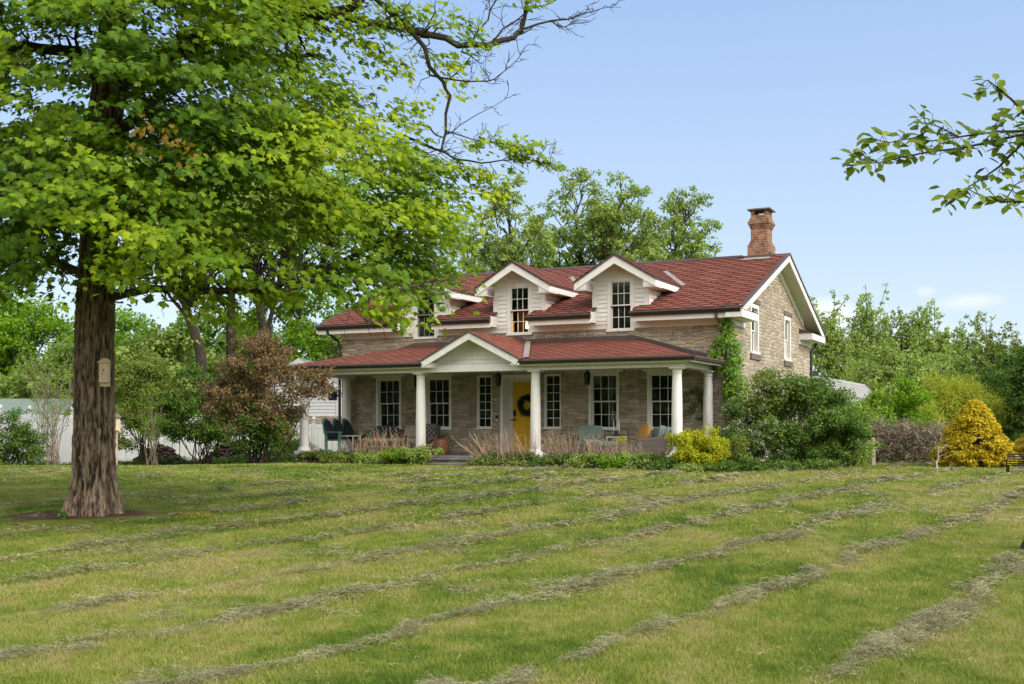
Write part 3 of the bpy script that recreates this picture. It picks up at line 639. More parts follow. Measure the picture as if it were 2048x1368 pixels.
sh.build('shingle_slope', M['shingle'], roof)
sh = MB(); shingles(sh, (0, WID + OH, EAVE), (1, 0, 0), (0, -cs, sn), [[(XL, 0), (XR, 0), (XR, RL), (XL, RL)]], wd=0.8, ex=0.37, seed=4)
sh.build('shingle_slope', M['shingle'], roof)
MB().extr([(XL, WID/2 - .13, RIDGE - .02), (XL, WID/2 + .13, RIDGE - .02), (XL, WID/2, RIDGE + .05)], (XR - XL - 1.35, 0, 0)).build('ridge_cap', M['flash'], roof)
MB().extr([(XR - 1.35, WID/2 - .12, RIDGE - .03), (XR - 1.35, WID/2 + .12, RIDGE - .03), (XR - 1.35, WID/2, RIDGE + .02)], (1.35, 0, 0)).build('ridge_cap', M['shingle'], roof)

# rake boards, soffit and frieze of the gables
def rake(Xg, s):
    out = Xg + s * (XR if s > 0 else 0.55)
    r = MB(); sf = MB(); fz = MB(); dk = MB()
    for (ya, yb) in ((-OH, WID / 2), (WID + OH, WID / 2)):
        za, zb = EAVE - 0.03, RIDGE - 0.03; t = 0.05 * s
        r.extr([(out, ya, za - .20), (out, yb, zb - .20), (out, yb, zb), (out, ya, za)], (t, 0, 0))
        dk.extr([(out - .02 * s, ya, za), (out - .02 * s, yb, zb), (out - .02 * s, yb, zb + .055), (out - .02 * s, ya, za + .055)], (t + .05 * s, 0, 0))
        sf.extr([(Xg, ya, za - .13), (Xg, yb, zb - .13), (Xg, yb, zb - .11), (Xg, ya, za - .11)], (out - Xg, 0, 0))
        y2 = 1.0 if ya < 0 else WID - 1.0; z2 = za + (zb - za) * (y2 - ya) / (yb - ya)
        fz.extr([(Xg, y2, z2 - .36), (Xg, yb, zb - .36), (Xg, yb, zb - .12), (Xg, y2, z2 - .12)], (0.03 * s, 0, 0))
    r.build('rake_board', M['white'], house); dk.build('drip_edge', M['flash'], house); sf.build('rake_soffit', M['ceil'], house); fz.build('rake_frieze', M['white'], house)
rake(0.0, 1); rake(-LEN, -1)
# cornice: fascia, soffit, gutter, frieze, returns
SO = 4.22
for a, b_ in segs:
    MB().box(a, b_, -OH + .02, -OH + .045, SO - .03, EAVE - .03).box(a, b_, -OH + .045, 0, SO, SO + .02).box(a - .0, a + .02, -OH + .045, 0, SO + .02, EAVE + .06).box(b_ - .02, b_, -OH + .045, 0, SO + .02, EAVE + .06).build('eave_box', M['white'], house)
    g0, g1 = a - 0.02, b_ + 0.02
    MB().extr([(g0, -OH + .02, EAVE - .005), (g0, -OH - .10, EAVE - .005), (g0, -OH - .11, EAVE - .04), (g0, -OH - .08, EAVE - .10), (g0, -OH - .06, EAVE - .13), (g0, -OH + .02, EAVE - .13)], (g1 - g0, 0, 0)).build('gutter', M['dark'], house)
fr = MB()
for a, b_ in [(-LEN - .02, DORM[2] - .40), (DORM[2] + .40, DORM[1] - .40), (DORM[1] + .40, DORM[0] - .40), (DORM[0] + .40, .02)]:
    fr.box(a, b_, -.03, 0, 4.05, SO); fr.box(a, b_, -.045, -.03, SO - .05, SO)
fr.build('frieze_board', M['white'], house)
def ret(y0, y1, yb0, yb1, front_):
    m = MB(); z0 = SO - .03; z1 = SO + .17
    m.box(0, XR + .06, y0, y1, z0, z1)
    m.build('cornice_return', M['white'], house)
    ya, yc = (y0, y1)
    MB().extr([(-.01, ya - .02, z1 + .003), (XR + .08, ya - .02, z1 + .003), (-.01, ya - .02, z1 + .17)], (0, yc - ya + .04, 0)).build('return_roof', M['flash'], house)
    MB().box(0, .03, yb0, yb1, 4.05, z0 - .01).build('frieze_block', M['white'], house)
ret(-OH - .04, 1.15, -.03, 1.32, True); ret(WID - 1.60, WID + OH, WID - 1.62, WID + .02, False)
# dormers
DE, DP, DRH = 5.30, 5.99, 1.16     # eave height, peak, half width of dormer roof
ds = (DP - DE) / DRH
def ym(z): return (z - EAVE) / SL - OH
for di, c in enumerate(DORM):
    d = MB()
    # front: siding around the window
    for a, b_ in ((c - DW, c - .39), (c + .39, c + DW)):
        za = DP - ds * abs(a - c) - .12; zb = DP - ds * abs(b_ - c) - .12
        d.add([(a, 0, 4.05), (b_, 0, 4.05), (b_, 0, zb), (a, 0, za)], [(0, 1, 2, 3)])
    zc = DP - ds * .39 - .12
    d.add([(c - .39, 0, 5.44), (c + .39, 0, 5.44), (c + .39, 0, zc), (c, 0, DP - .12), (c - .39, 0, zc)], [(0, 1, 2, 3, 4)])
    for s in (-1, 1):
        x = c + s * DW; zt = DP - ds * DW - .1; pts = [(x, 0, 4.5), (x, ym(zt) + .3, zt), (x, 0, zt)]
        d.add(pts if s > 0 else pts[::-1], [(0, 1, 2)])
    dm = d.build('dormer', M['white'], house)
    cl = MB(); z = 4.15
    while z < DP - .2:
        for s in (-1, 1):
            lim = (DP - .14 - z) / ds
            a, b_ = .40, min(DW - .12, lim)
            if z > 5.46: a = 0.0
            if b_ > a + .02:
                xa, xb = sorted((c + s * a, c + s * b_)); cl.extr([(xa, 0, z), (xa, -.026, z), (xa, 0, z + .118)], (xb - xa, 0, 0))
            x = c + s * DW; yb = ym(z) - .02
            if z < DP - ds * DW - .14 and yb > .15: cl.extr([(x, .1, z), (x + s * .026, .1, z), (x, .1, z + .118)], (0, yb - .05, 0))
        z += .12
    cl.build('clapboard', M['white'], dm)
    for s in (-1, 1):
        cb_ = MB(); x = c + s * (DW - .06); cb_.box(x - .06 - .0, x + .06 + .012 * (s > 0), -.032, 0, 4.30, 5.27); xs_ = c + s * DW
        cb_.box(*sorted((xs_, xs_ + s * .03)), -.032, .10, EAVE + SL * (OH + .1) - .02, 5.22)
        cb_.build('corner_board', M['white'], dm)
    cc = MB(); x0 = c - .39; cc.box(x0 - .0, c + .39, -.03, -.013, 3.98, 4.0); cc.build('sill', M['white'], dm)
    rd = MB(); so = MB(); fa = MB(); dk = MB()
    for s in (-1, 1):
        xe = c + s * DRH; ye = ym(DE); yr = ym(DP)
        rd.extr([(c, -OH, DP), (xe, -OH, DE), (xe, -OH, DE - .03), (c, -OH, DP - .03)], (0, ye + OH, 0)); rd.add([(c, ye, DP), (xe, ye, DE), (c, yr, DP)], [(0, 1, 2) if s > 0 else (2, 1, 0)], .2, 1)
        so.extr([(c, -OH + .03, DP - .15), (xe, -OH + .03, DE - .15), (xe, -OH + .03, DE - .13), (c, -OH + .03, DP - .13)], (0, 2.2, 0)) if False else so.extr([(c, -OH + .03, DP - .12), (c + s * DW, -OH + .03, DP - ds * DW - .12), (c + s * DW, -OH + .03, DP - ds * DW - .10), (c, -OH + .03, DP - .10)], (0, OH - .03, 0))
        fa.extr([(c, -OH - .0, DP - .03), (xe, -OH - .0, DE - .03), (xe, -OH - .0, DE - .22), (c, -OH - .0, DP - .24)], (0, .03, 0))
        # boxed return at the foot of the gable, then the side fascia running back
        a_, b_ = sorted((c + s * DW, xe)); fa.box(a_, b_, -OH + .03, 0.02, DE - .22, DE - .20 + .02); fa.box(*sorted((c + s * DW, c + s * (DW + .02))), -OH + .03, 0, DE - .20, DE - .02)
        fa.extr([(c + s * DW, -OH + .03, DE - .20), (xe - s * .031, -OH + .03, DE - .20), (xe - s * .031, -OH + .03, DE - .05), (c + s * DW, -OH + .03, DP - ds * DW - .14)], (0, OH - .01, 0))
        fa.box(*sorted((xe - s * .03, xe)), -OH + .03, ye, DE - .20, DE - .03); so.box(a_ + (.001 if s > 0 else .03), b_ - (.03 if s > 0 else .001), .02, ye + .2, DE - .19, DE - .17)
        dk.extr([(c, -OH - .03, DP - .03), (xe + s * .02, -OH - .03, DE - .042), (xe + s * .02, -OH - .03, DE + .008), (c, -OH - .03, DP + .035)], (0, .06, 0))
        dk.box(*sorted((xe, xe + s * .03)), -OH - .02, ye, DE - .03, DE + .0)
        vv = Vector((-s * DRH, 0, DP - DE)); vl = vv.length
        k = MB(); shingles(k, (xe, 0, DE), (0, 1, 0), tuple(vv), [[(-OH - .03, 0), (ye, 0), (yr, vl), (-OH - .03, vl)]], wd=.46, ex=.215, seed=20 + di)
        k.build('shingle_slope', M['shingle'], dm)
        va, vb = Vector((xe, ye - .02, DE + .03)), Vector((c, yr - .02, DP + .03)); off = Vector((s * .13, 0, 0.02))
        MB().add([tuple(va), tuple(va + off), tuple(vb + off), tuple(vb)], [(0, 1, 2, 3)]).build('valley_flashing', M['valley'], dm)
    rd.build('roof_deck', M['shingle'], dm); so.build('soffit', M['ceil'], dm); fa.build('fascia', M['white'], dm); dk.build('drip_edge', M['flash'], dm)
# chimney
ch = MB(); cxm, cym = -0.42, WID / 2 + .03
cz = lambda z: z if z < 6.8 else 6.8 + (z - 6.8) * .875
def ring(hx, z0, z1, m=ch): z0, z1 = cz(z0), cz(z1); m.box(cxm - hx, cxm + hx, cym - hx * 1.12, cym + hx * 1.12, z0, z1)
ring(.33, 6.0, 6.78); ring(.30, 6.78, 6.85); ring(.275, 6.85, 6.92); ring(.25, 6.92, 7.36)
ring(.275, 7.36, 7.43); ring(.30, 7.43, 7.50); ring(.33, 7.50, 7.57); ring(.30, 7.57, 7.64); ring(.275, 7.64, 7.70); ring(.25, 7.70, 7.80)
for sx in (-1, 1):
    for sy in (-1, 0, 1):
        if sy or sx: ch.box(cxm + sx * .20 - .05, cxm + sx * .20 + .05, cym + sy * .22 - .05, cym + sy * .22 + .05, cz(7.80), cz(7.97))
chim = ch.build('chimney', M['brick'], roof)
m = MB(); ring(.34, 7.97, 8.01, m); m.build('cap', M['deck'], chim)
MB().box(cxm - .36, cxm + .34, cym - .43, cym - .38, 6.15, 6.46).box(cxm + .335, cxm + .355, cym - .40, cym + .05, 6.2, 6.55).build('base_flashing', M['flash'], chim)
MB().add([(cxm - .5, cym - .62, roofz(cym - .62) + .045), (cxm + .42, cym - .62, roofz(cym - .62) + .045), (cxm + .36, cym - .43, roofz(cym - .43) + .05), (cxm - .4, cym - .43, roofz(cym - .43) + .05)], [(0, 1, 2, 3)]).build('apron_flashing', M['valley'], chim)
# door
MB().box(-6.68, -6.60, -.02, .45, FZ, 2.87).box(-5.58, -5.50, -.02, .45, FZ, 2.87).box(-6.60, -5.58, -.02, .45, 2.74, 2.87).box(-6.60, -6.47, .36, .45, FZ, 2.74).box(-6.47, -5.58, .36, .45, 2.68, 2.74).build('door_frame', M['white'], house)
d = MB().box(-6.47, -5.58, .40, .445, FZ + .04, 2.68)
d.box(-6.36, -5.69, .388, .40, 1.56, 1.575)
for (z0, z1) in ((FZ + .16, 1.48), (1.68, 2.56)):
    for (xa, xb) in ((-6.37, -6.05), (-6.00, -5.68)):
        d.box(xa, xb, .392, .40, z0, z0 + .02); d.box(xa, xb, .392, .40, z1 - .02, z1); d.box(xa, xa + .02, .392, .40, z0 + .02, z1 - .02); d.box(xb - .02, xb, .392, .40, z0 + .02, z1 - .02)
door = d.build('door', M['yellow'], house)
MB().lathe(0, 0, [(.02, 0), (.032, .03), (.032, .05), (.015, .07)], 12).box(-.03, .03, -.03, .0, .15, .27).build('door_handle', M['black'], door).matrix_local = Matrix.Translation((-6.41, .40, 1.60)) @ Matrix.Rotation(math.pi / 2, 4, 'X')
MB().box(-6.46, -6.38, .372, .392, 1.69, 1.87).build('keypad_lock', M['black'], door)
MB().box(-6.60, -5.58, .0, .40, FZ + .002, FZ + .05).build('threshold', M['deck'], house)
MB().box(-6.82, -6.76, -.035, 0, 1.62, 1.72).build('doorbell', M['black'], house)
MB().box(-6.825, -6.755, -.03, 0, 1.56, 1.62).build('doorbell_plate', M['white'], house)
# porch
PX0, PX1, PY = -12.02, -0.32, -2.72
PL, PR, PE, PZ, PT = -12.18, -0.17, -2.80, 3.10, 3.76
MB().box(PX0, PX1, PY, -.003, 0.53, FZ).build('porch_floor', M['deck'], house, 0.01)
MB().box(PX0 + .06, PX1 - .06, PY + .06, -.003, -0.1, 0.527).build('porch_foundation', M['stone2'], house)
COLS = [(-11.70, -2.45), (-7.84, -2.45), (-4.42, -2.45), (-0.65, -2.45), (-11.81, -.20), (-0.55, -.20)]
for (x, y) in COLS:
    c = MB(); c.lathe(x, y, [(.19, FZ + .09), (.195, FZ + .12), (.175, FZ + .15), (.165, FZ + .16), (.155, FZ + .19), (.135, FZ + .21), (.132, FZ + .9), (.126, FZ + 1.5), (.112, 2.66), (.112, 2.70), (.122, 2.71), (.122, 2.725), (.112, 2.73), (.112, 2.77), (.135, 2.80), (.145, 2.81)], 28)
    co = c.build('column', M['white'], house, smooth=True)
    MB().box(x - .21, x + .21, y - .21, y + .21, FZ + .002, FZ + .09).build('plinth', M['white'], co, .006)
    MB().box(x - .165, x + .165, y - .165, y + .165, 2.81, 2.848).build('capital', M['white'], co, .004)
bz0, bz1 = 2.85, 3.04
GC, GH, GP = -6.12, 1.46, 3.87
gl, gr = GC - 1.27, GC + 1.27
MB().box(-11.86, -.49, -2.60, -2.30, bz0, bz1).box(-11.86, -11.60, -2.30, 0, bz0, bz1).box(-.75, -.49, -2.30, 0, bz0, bz1).build('porch_beam', M['white'], house)
MB().box(-11.60, -.75, -2.30, 0, 2.93, 2.95).build('porch_ceiling', M['ceil'], house)
MB().box(PL + .03, gl, PE + .03, -2.60, 2.985, 3.0).box(PL + .03, -11.86, -2.60, 0, 2.985, 3.0).build('porch_soffit', M['ceil'], house)
MB().box(gr, PR - .03, PE + .03, -2.60, 2.985, 3.0).box(-.49, PR - .03, -2.60, 0, 2.985, 3.0).build('porch_soffit', M['ceil'], house)
for q_ in ((PL, gl, PE, PE + .03), (gr, PR, PE, PE + .03), (PR - .03, PR, PE + .03, 0), (PL, PL + .03, PE + .03, 0)): MB().box(*q_, 2.96, PZ - .02).build('porch_fascia', M['white'], house)
prof = [(0.0, .0), (-.10, .0), (-.11, -.03), (-.08, -.09), (-.06, -.105), (0.0, -.105)]
for a, b_ in ((PL - .1, gl - .14), (gr - .08, PR + .1)):
    MB().extr([(a, PE + p, PZ + q_) for p, q_ in prof], (b_ - a, 0, 0)).build('porch_gutter', M['dark'], house)
MB().extr([(PR - p, PE - .02, PZ + q_) for p, q_ in prof[::-1]], (0, -PE, 0)).build('porch_gutter', M['flash'], house)
MB().extr([(PL + p, PE - .02, PZ + q_) for p, q_ in prof], (0, -PE, 0)).build('porch_gutter', M['dark'], house)
HLx, HRx = -9.51, -2.65
pr = MB()
pr.add([(PL, PE, PZ), (GC - 1.40, PE, PZ), (GC - .2, 0, PT), (HLx, 0, PT)], [(0, 1, 2, 3)], .2, 1).add([(GC + 1.40, PE, PZ), (PR, PE, PZ), (HRx, 0, PT), (GC + .2, 0, PT)], [(0, 1, 2, 3)], .2, 1); pr.add([(PR, PE, PZ), (PR, 0, PZ), (HRx, 0, PT)], [(0, 1, 2)], .2, 1); pr.add([(PL, PE, PZ), (HLx, 0, PT), (PL, 0, PZ)], [(0, 1, 2)], .2, 1)
proof = pr.build('porch_roof', M['shingle'], house)
vl = math.hypot(-PE, PT - PZ); k = MB()
shingles(k, (0, PE, PZ), (1, 0, 0), (0, -PE, PT - PZ), [[(PL, 0), (GC - 1.40, 0), (GC - .2, vl), (HLx, vl)], [(GC + 1.40, 0), (PR, 0), (HRx, vl), (GC + .2, vl)]], wd=.36, ex=.17, seed=31, lift=.012); k.build('shingle_slope', M['shingle'], proof)
for s, xe, hx in ((1, PR, HRx), (-1, PL, HLx)):
    vv = Vector((hx - xe, 0, PT - PZ)); k = MB(); reg = [(PE, 0), (0, 0), (0, vv.length)]
    shingles(k, (xe, 0, PZ), (0, 1, 0), tuple(vv), [reg], wd=.34, ex=.15, seed=33, lift=.012); k.build('shingle_slope', M['shingle'], proof)
MB().box(HLx, GC - .1, -.05, -.002, PT - .02, PT + .10).box(GC + .1, HRx, -.05, -.002, PT - .02, PT + .10).extr([(HRx, -.05, PT - .02), (HRx, -.05, PT + .10), (PR, -.05, PZ + .08), (PR, -.05, PZ)], (0, .048, 0)).extr([(HLx, -.05, PT + .10), (HLx, -.05, PT - .02), (PL, -.05, PZ), (PL, -.05, PZ + .08)], (0, .048, 0)).extr([(GC - .45, -.06, PT), (GC + .45, -.06, PT), (GC, -.06, PT + .22)], (0, .05, 0)).build('wall_flashing', M['flash'], proof)
# entrance gable on the porch
gs = (GP - 3.13) / GH; GY = -2.92
pg = MB().add([(GC - 1.27, -2.44, 3.0), (GC + 1.27, -2.44, 3.0), (GC + 1.27, -2.44, GP - gs * 1.27 - .02), (GC, -2.44, GP - .02), (GC - 1.27, -2.44, GP - gs * 1.27 - .02)], [(0, 1, 2, 3, 4)])
pgo = pg.build('porch_gable', M['white'], house)
cl = MB(); z = 3.06
while z < GP - .2:
    hw = min(1.25, (GP - .14 - z) / gs)
    if hw > .05: cl.extr([(GC - hw, -2.44, z), (GC - hw, -2.466, z), (GC - hw, -2.44, z + .105)], (2 * hw, 0, 0))
    z += .11
cl.build('clapboard', M['white'], pgo)
rd = MB(); fa = MB(); so = MB(); dk = MB()
for s in (-1, 1):
    xe = GC + s * GH; yv = (3.13 - PZ) / .2357 + PE
    rd.add([(c_, y_, z_) for c_, y_, z_ in ((GC, GY, GP), (xe, GY, 3.13), (xe, yv, 3.13), (GC + s * .22, 0, PT), (GC, 0, GP))], [(0, 1, 2, 3, 4) if s > 0 else (4, 3, 2, 1, 0)], .2, 1)
    fa.extr([(GC, GY, GP - .02), (xe, GY, 3.11), (xe - s * .12, GY, 2.99), (GC, GY, GP - .20)], (0, .03, 0))
    so.extr([(GC, GY + .03, GP - .11), (xe, GY + .03, 3.02), (xe, GY + .03, 3.04), (GC, GY + .03, GP - .09)], (0, .45, 0))
    dk.extr([(GC, GY - .03, GP - .02), (xe + s * .03, GY - .03, 3.10), (xe + s * .03, GY - .03, 3.14), (GC, GY - .03, GP + .03)], (0, .06, 0))
    vv = Vector((-s * GH, 0, GP - 3.13)); vln = vv.length; k = MB()
    shingles(k, (xe, 0, 3.13), (0, 1, 0), tuple(vv), [[(GY - .02, 0), (yv, 0), (0, vln * (1 - .22 / GH)), (0, vln), (GY - .02, vln)]], wd=.34, ex=.15, seed=41, lift=.012); k.build('shingle_slope', M['shingle'], pgo)
    va, vb = Vector((xe, yv - .03, 3.17)), Vector((GC + s * .24, -.03, PT + .03)); off = Vector((s * .17, 0, .02))
    MB().add([tuple(va), tuple(va + off), tuple(vb + off), tuple(vb)], [(0, 1, 2, 3)]).build('valley_flashing', M['valley'], pgo)
fa.box(GC - GH + .02, GC - 1.20, GY + .03, -2.43, 2.97, 3.10); fa.box(GC + 1.20, GC + GH - .02, GY + .03, -2.43, 2.97, 3.10)
rd.build('roof_deck', M['shingle'], pgo); fa.build('fascia', M['white'], pgo); so.build('soffit', M['ceil'], pgo); dk.build('drip_edge', M['flash'], pgo)
# downspouts
MB().tube([(-.25, -.52, 4.35), (-.25, -.50, 4.2), (-.12, -.12, 3.95), (-.10, -.07, 3.7), (-.10, -.07, .3)], .042, 8).build('downspout', M['flash'], house)
MB().tube([(-12.3, -.52, 4.35), (-12.3, -.50, 4.22), (-12.17, -.12, 4.0), (-12.16, -.07, 3.8), (-12.16, -.07, .3)], .042, 8).build('downspout', M['dark'], house)
MB().tube([(.15, WID + .45, 4.2), (.12, WID + .3, 4.05), (.05, WID + .06, 3.9), (.05, WID + .06, .3)], .045, 8).build('downspout', M['dark'], house)
# steps
MB().box(-7.15, -5.75, -3.10, PY - .005, 0.30, .53).box(-7.15, -5.75, -3.45, -3.105, 0.30, .42).build('front_steps', M['stone2'], house)
MB().box(-7.2, -5.7, -3.13, PY - .006, .533, .575).box(-7.22, -5.68, -3.5, -3.135, .423, .46).build('step_tread', M['deck'], house, .008)
# lanterns hang from the porch ceiling
def lantern(x, y, z):
    l = MB().lathe(x, y, [(.002, z + .12), (.02, z + .10), (.10, z + .02), (.105, z)], 6)
    for a in range(6):
        t = a * math.pi / 3; l.beam((x + .085 * math.cos(t), y + .085 * math.sin(t), z), (x + .065 * math.cos(t), y + .065 * math.sin(t), z - .26), .014, .014)
    l.lathe(x, y, [(.075, z - .28), (.075, z - .255)], 6); l.tube([(x, y, z + .10), (x, y, 2.93)], .008, 6); l.lathe(x, y, [(.05, 2.905), (.05, 2.929)], 10)
    o = l.build('porch_lantern', M['black'], house)
    MB().lathe(x, y, [(.055, z - .25), (.075, z - .005)], 6).build('lantern_glass', M['glass'], o)
for x in (-6.13, -3.51, -8.72): lantern(x, -1.2, 2.78)

# ------------------------------------------------------------------ lamps seen through two windows
def table_lamp(x, y, z, lab, shade, r=.17, hh=.24):
    t = thing('table_lamp', lab, 'lamp', HL(x, y, z), YAW)
    MB().lathe(0, 0, [(.07, 0), (.07, .02), (.03, .04), (.06, .14), (.02, .26), (.02, .32)], 16).build('lamp_base', M['white'], t, smooth=True)
    MB().lathe(0, 0, [(r, .30), (r * .86, .30 + hh)], 24).build('lamp_shade', M[shade], t, smooth=True)
MB().box(DORM[1] - .75, DORM[1] + .75, 1.5, 1.53, 3.4, 5.6).box(DORM[1] - .75, DORM[1] + .75, .06, 1.5, 3.86, 3.90).build('dormer_room', M['warmroom'], house)
table_lamp(DORM[1] + .10, .42, 3.90, 'small lit lamp glowing orange in the middle dormer window', 'bulb', .10, .18)
MB().box(-4.1, -2.9, .46, 1.1, 1.22, 1.26).build('window_table', M['teakwood'], house)
table_lamp(-3.42, .75, 1.27, 'pale shaded table lamp behind the ground floor window between door and corner', 'shade', .19, .26)

# wreath, chime
ww = thing('door_wreath', 'round dark leafy wreath hanging on the yellow front door', 'wreath', HL(-6.0, .34, 2.0), YAW)
g = np.random.default_rng(5); a = g.random(900) * 6.283; rr = .21 + g.normal(size=900) * .035
P = np.stack([rr * np.cos(a), g.normal(size=900) * .02, rr * np.sin(a)], 1)
D = np.stack([np.cos(a + 1), -.3 + 0 * a, np.sin(a + 1)], 1) + g.normal(size=(900, 3)) * .6
leaves('foliage', T_DIA, P, g.normal(size=(900, 3)) + np.array([0, -1, 0]), D, .075, g.random(900), L['wreath'], ww)
MB().tube([(.2 * math.cos(t), 0, .2 * math.sin(t)) for t in np.linspace(0, 6.283, 25)], .03, 6).build('ring', M['black'], ww)
wc = thing('wind_chime', 'string of five small cream discs hanging beneath the porch ceiling', 'wind chime', HL(-2.60, -.9, 2.93), YAW)
MB().tube([(0, 0, 0), (0, 0, -.62)], .004, 5).build('cord', M['black'], wc)
for i, (z, r) in enumerate(((-.28, .022), (-.36, .024), (-.44, .026), (-.52, .03), (-.60, .035))):
    MB().lathe(0, 0, [(r, z), (r * .6, z + .02), (.006, z + .03)], 12).build('disc', M['candle'], wc)

# ------------------------------------------------------------------ porch furniture
FU = 'porch furniture'
def pf(name, label, cat, x, y, rot=0, z=FZ, group=None): return thing(name, label, cat, HL(x, y, z + .003), YAW + rot, group)
# settee with three rounded backs
s = pf('rocking_settee', 'sea green slatted settee with three rounded charcoal back cushions beside the left column', 'settee', -11.05, -1.25, math.radians(82))
MB().box(-.62, .62, -.30, .28, .36, .40).build('seat', M['green_slat'], s)
for i in (-1, 0, 1):
    def arch(x, w0, h0, y0, t, mb):
        pts = [(x + w0 * math.cos(q), h0 * .45 + h0 * .55 * math.sin(q)) for q in np.linspace(0, math.pi, 14)]; pts = [(x + w0, 0)] + pts + [(x - w0, 0)]
        mb.extr([(px_, y0 + pz * .35, .40 + pz) for px_, pz in pts], (0, t, 0)); return mb
    arch(i * .40, .19, .62, .28, .03, MB()).build('backrest', M['green_slat'], s)
    arch(i * .40, .17, .57, .20, .07, MB()).build('back_cushion', M['char'], s, .02)
MB().cushion(-.58, .58, -.28, .24, .40, .49, .3).build('seat_cushion', M['char'], s)
for sx in (-1, 1):
    MB().box(sx * .66 - .05, sx * .66 + .05, -.36, .32, .60, .63).build('armrest', M['green_slat'], s)
    for sy in (-.28, .24): MB().box(sx * .64 - .03, sx * .64 + .03, sy - .035, sy + .035, .06, .60).build('leg', M['green_slat'], s)
    MB().tube([(sx * .64, y_, .03 + .10 * (y_ / .5) ** 2) for y_ in np.linspace(-.5, .5, 9)], .028, 6).build('rocker', M['green_slat'], s)
# sofa, cushions
s = pf('porch_sofa', 'low dark wicker sofa with beige seat against the left stone wall', 'sofa', -9.75, -.62)
MB().box(-1.25, 1.25, -.38, .36, .14, .32).build('frame', M['wicker'], s, .02)
MB().box(-1.25, 1.25, .26, .40, .32, .68).build('backrest', M['wicker'], s, .03)
for sx in (-1, 1): MB().box(sx * 1.25 - .07, sx * 1.25 + .07, -.38, .40, .14, .54).build('armrest', M['wicker'], s, .03)
for sx in (-1, 1):
    for sy in (-.3, .3): MB().box(sx * 1.2 - .03, sx * 1.2 + .03, sy - .03, sy + .03, 0, .14).build('leg', M['wicker'], s)
for x in (-.59, .59): MB().cushion(x - .57, x + .57, -.36, .26, .32, .45, .3).build('seat_cushion', M['beige'], s, smooth=True)
def pillow(label, mat, x, y, z, w_, h_, rot, tilt=-18, t=.12):
    o = MB().cushion(-w_ / 2, w_ / 2, -t / 2, t / 2, 0, h_, .55, 10).build('pillow', M[mat], None, smooth=True)
    o.location = HL(x, y, z + .003); o.rotation_euler = (math.radians(tilt), 0, YAW + rot); return tag(o, label, 'pillow')
pillow('dark patterned long pillow on the sofa below the leftmost porch window', 'pattern', -10.15, -.62, FZ + .46, .85, .36, 0)
pillow('plain beige pillow on the sofa just left of the second column', 'beige', -9.25, -.62, FZ + .46, .55, .36, 0)
pillow('beige square pillow at the sofa end right of the second column', 'beige', -8.72, -.66, FZ + .46, .45, .38, 0)
# coffee table
s = pf('coffee_table', 'low pine plank coffee table in front of the left porch sofa', 'coffee table', -9.45, -1.75)
MB().box(-.58, .58, -.28, .28, .38, .43).build('top', M['teakwood'], s, .006); MB().box(-.50, .50, -.22, .22, .20, .225).build('shelf', M['teakwood'], s)
for sx in (-1, 1):
    for sy in (-1, 1): MB().box(sx * .52 - .03, sx * .52 + .03, sy * .23 - .03, sy * .23 + .03, 0, .38).build('leg', M['teakwood'], s)
def frame_table(label, x, y, w_, h_):
    s = pf('side_table', label, 'side table', x, y)
    MB().box(-w_ / 2, w_ / 2, -w_ / 2, w_ / 2, h_ - .025, h_).build('top', M['candle'], s, .004)
    for sx in (-1, 1):
        for sy in (-1, 1): MB().box(sx * (w_ / 2 - .012) - .011, sx * (w_ / 2 - .012) + .011, sy * (w_ / 2 - .012) - .011, sy * (w_ / 2 - .012) + .011, 0, h_ - .025).build('leg', M['candle'], s)
frame_table('thin cream metal side table between the green settee and the left sofa', -10.75, -1.5, .40, .52)
frame_table('cream metal side table carrying the black candle holder', -2.86, -.75, .42, .52)
s = pf('throw_blanket', 'dark grey patterned blanket heaped over a chair right of the second column', 'blanket', -8.15, -1.5, .4)
o = MB().cushion(-.30, .30, -.26, .26, .30, .86, .6, 10)
o.v = [(x + .05 * math.sin(z * 17 + y * 9), y + .05 * math.sin(z * 13 + x * 11), z) for x, y, z in o.v]; o.build('cloth', M['pattern'], s, smooth=True)
s = pf('porch_stool', 'dark low stool holding the grey blanket right of the second column', 'stool', -8.15, -1.5, .4)
MB().box(-.26, .26, -.22, .22, .26, .30).build('seat', M['teakwood'], s)
for sx in (-1, 1):
    for sy in (-1, 1): MB().box(sx * .22 - .02, sx * .22 + .02, sy * .18 - .02, sy * .18 + .02, 0, .26).build('leg', M['teakwood'], s)
s = pf('wicker_basket', 'rust brown round basket standing at the top of the front steps', 'basket', -7.62, -1.72)
MB().lathe(0, 0, [(.15, 0), (.20, .12), (.205, .34), (.17, .42), (.18, .45), (.16, .45), (.15, .40)], 22).build('body', M['basket'], s, smooth=True)
for a0 in (0, math.pi): MB().tube([(.19 * math.cos(a0) + .02 * math.cos(a0) * math.sin(t), .08 * math.cos(t), .42 + .09 * math.sin(t)) for t in np.linspace(0, math.pi, 8)], .012, 6).build('handle', M['basket'], s)
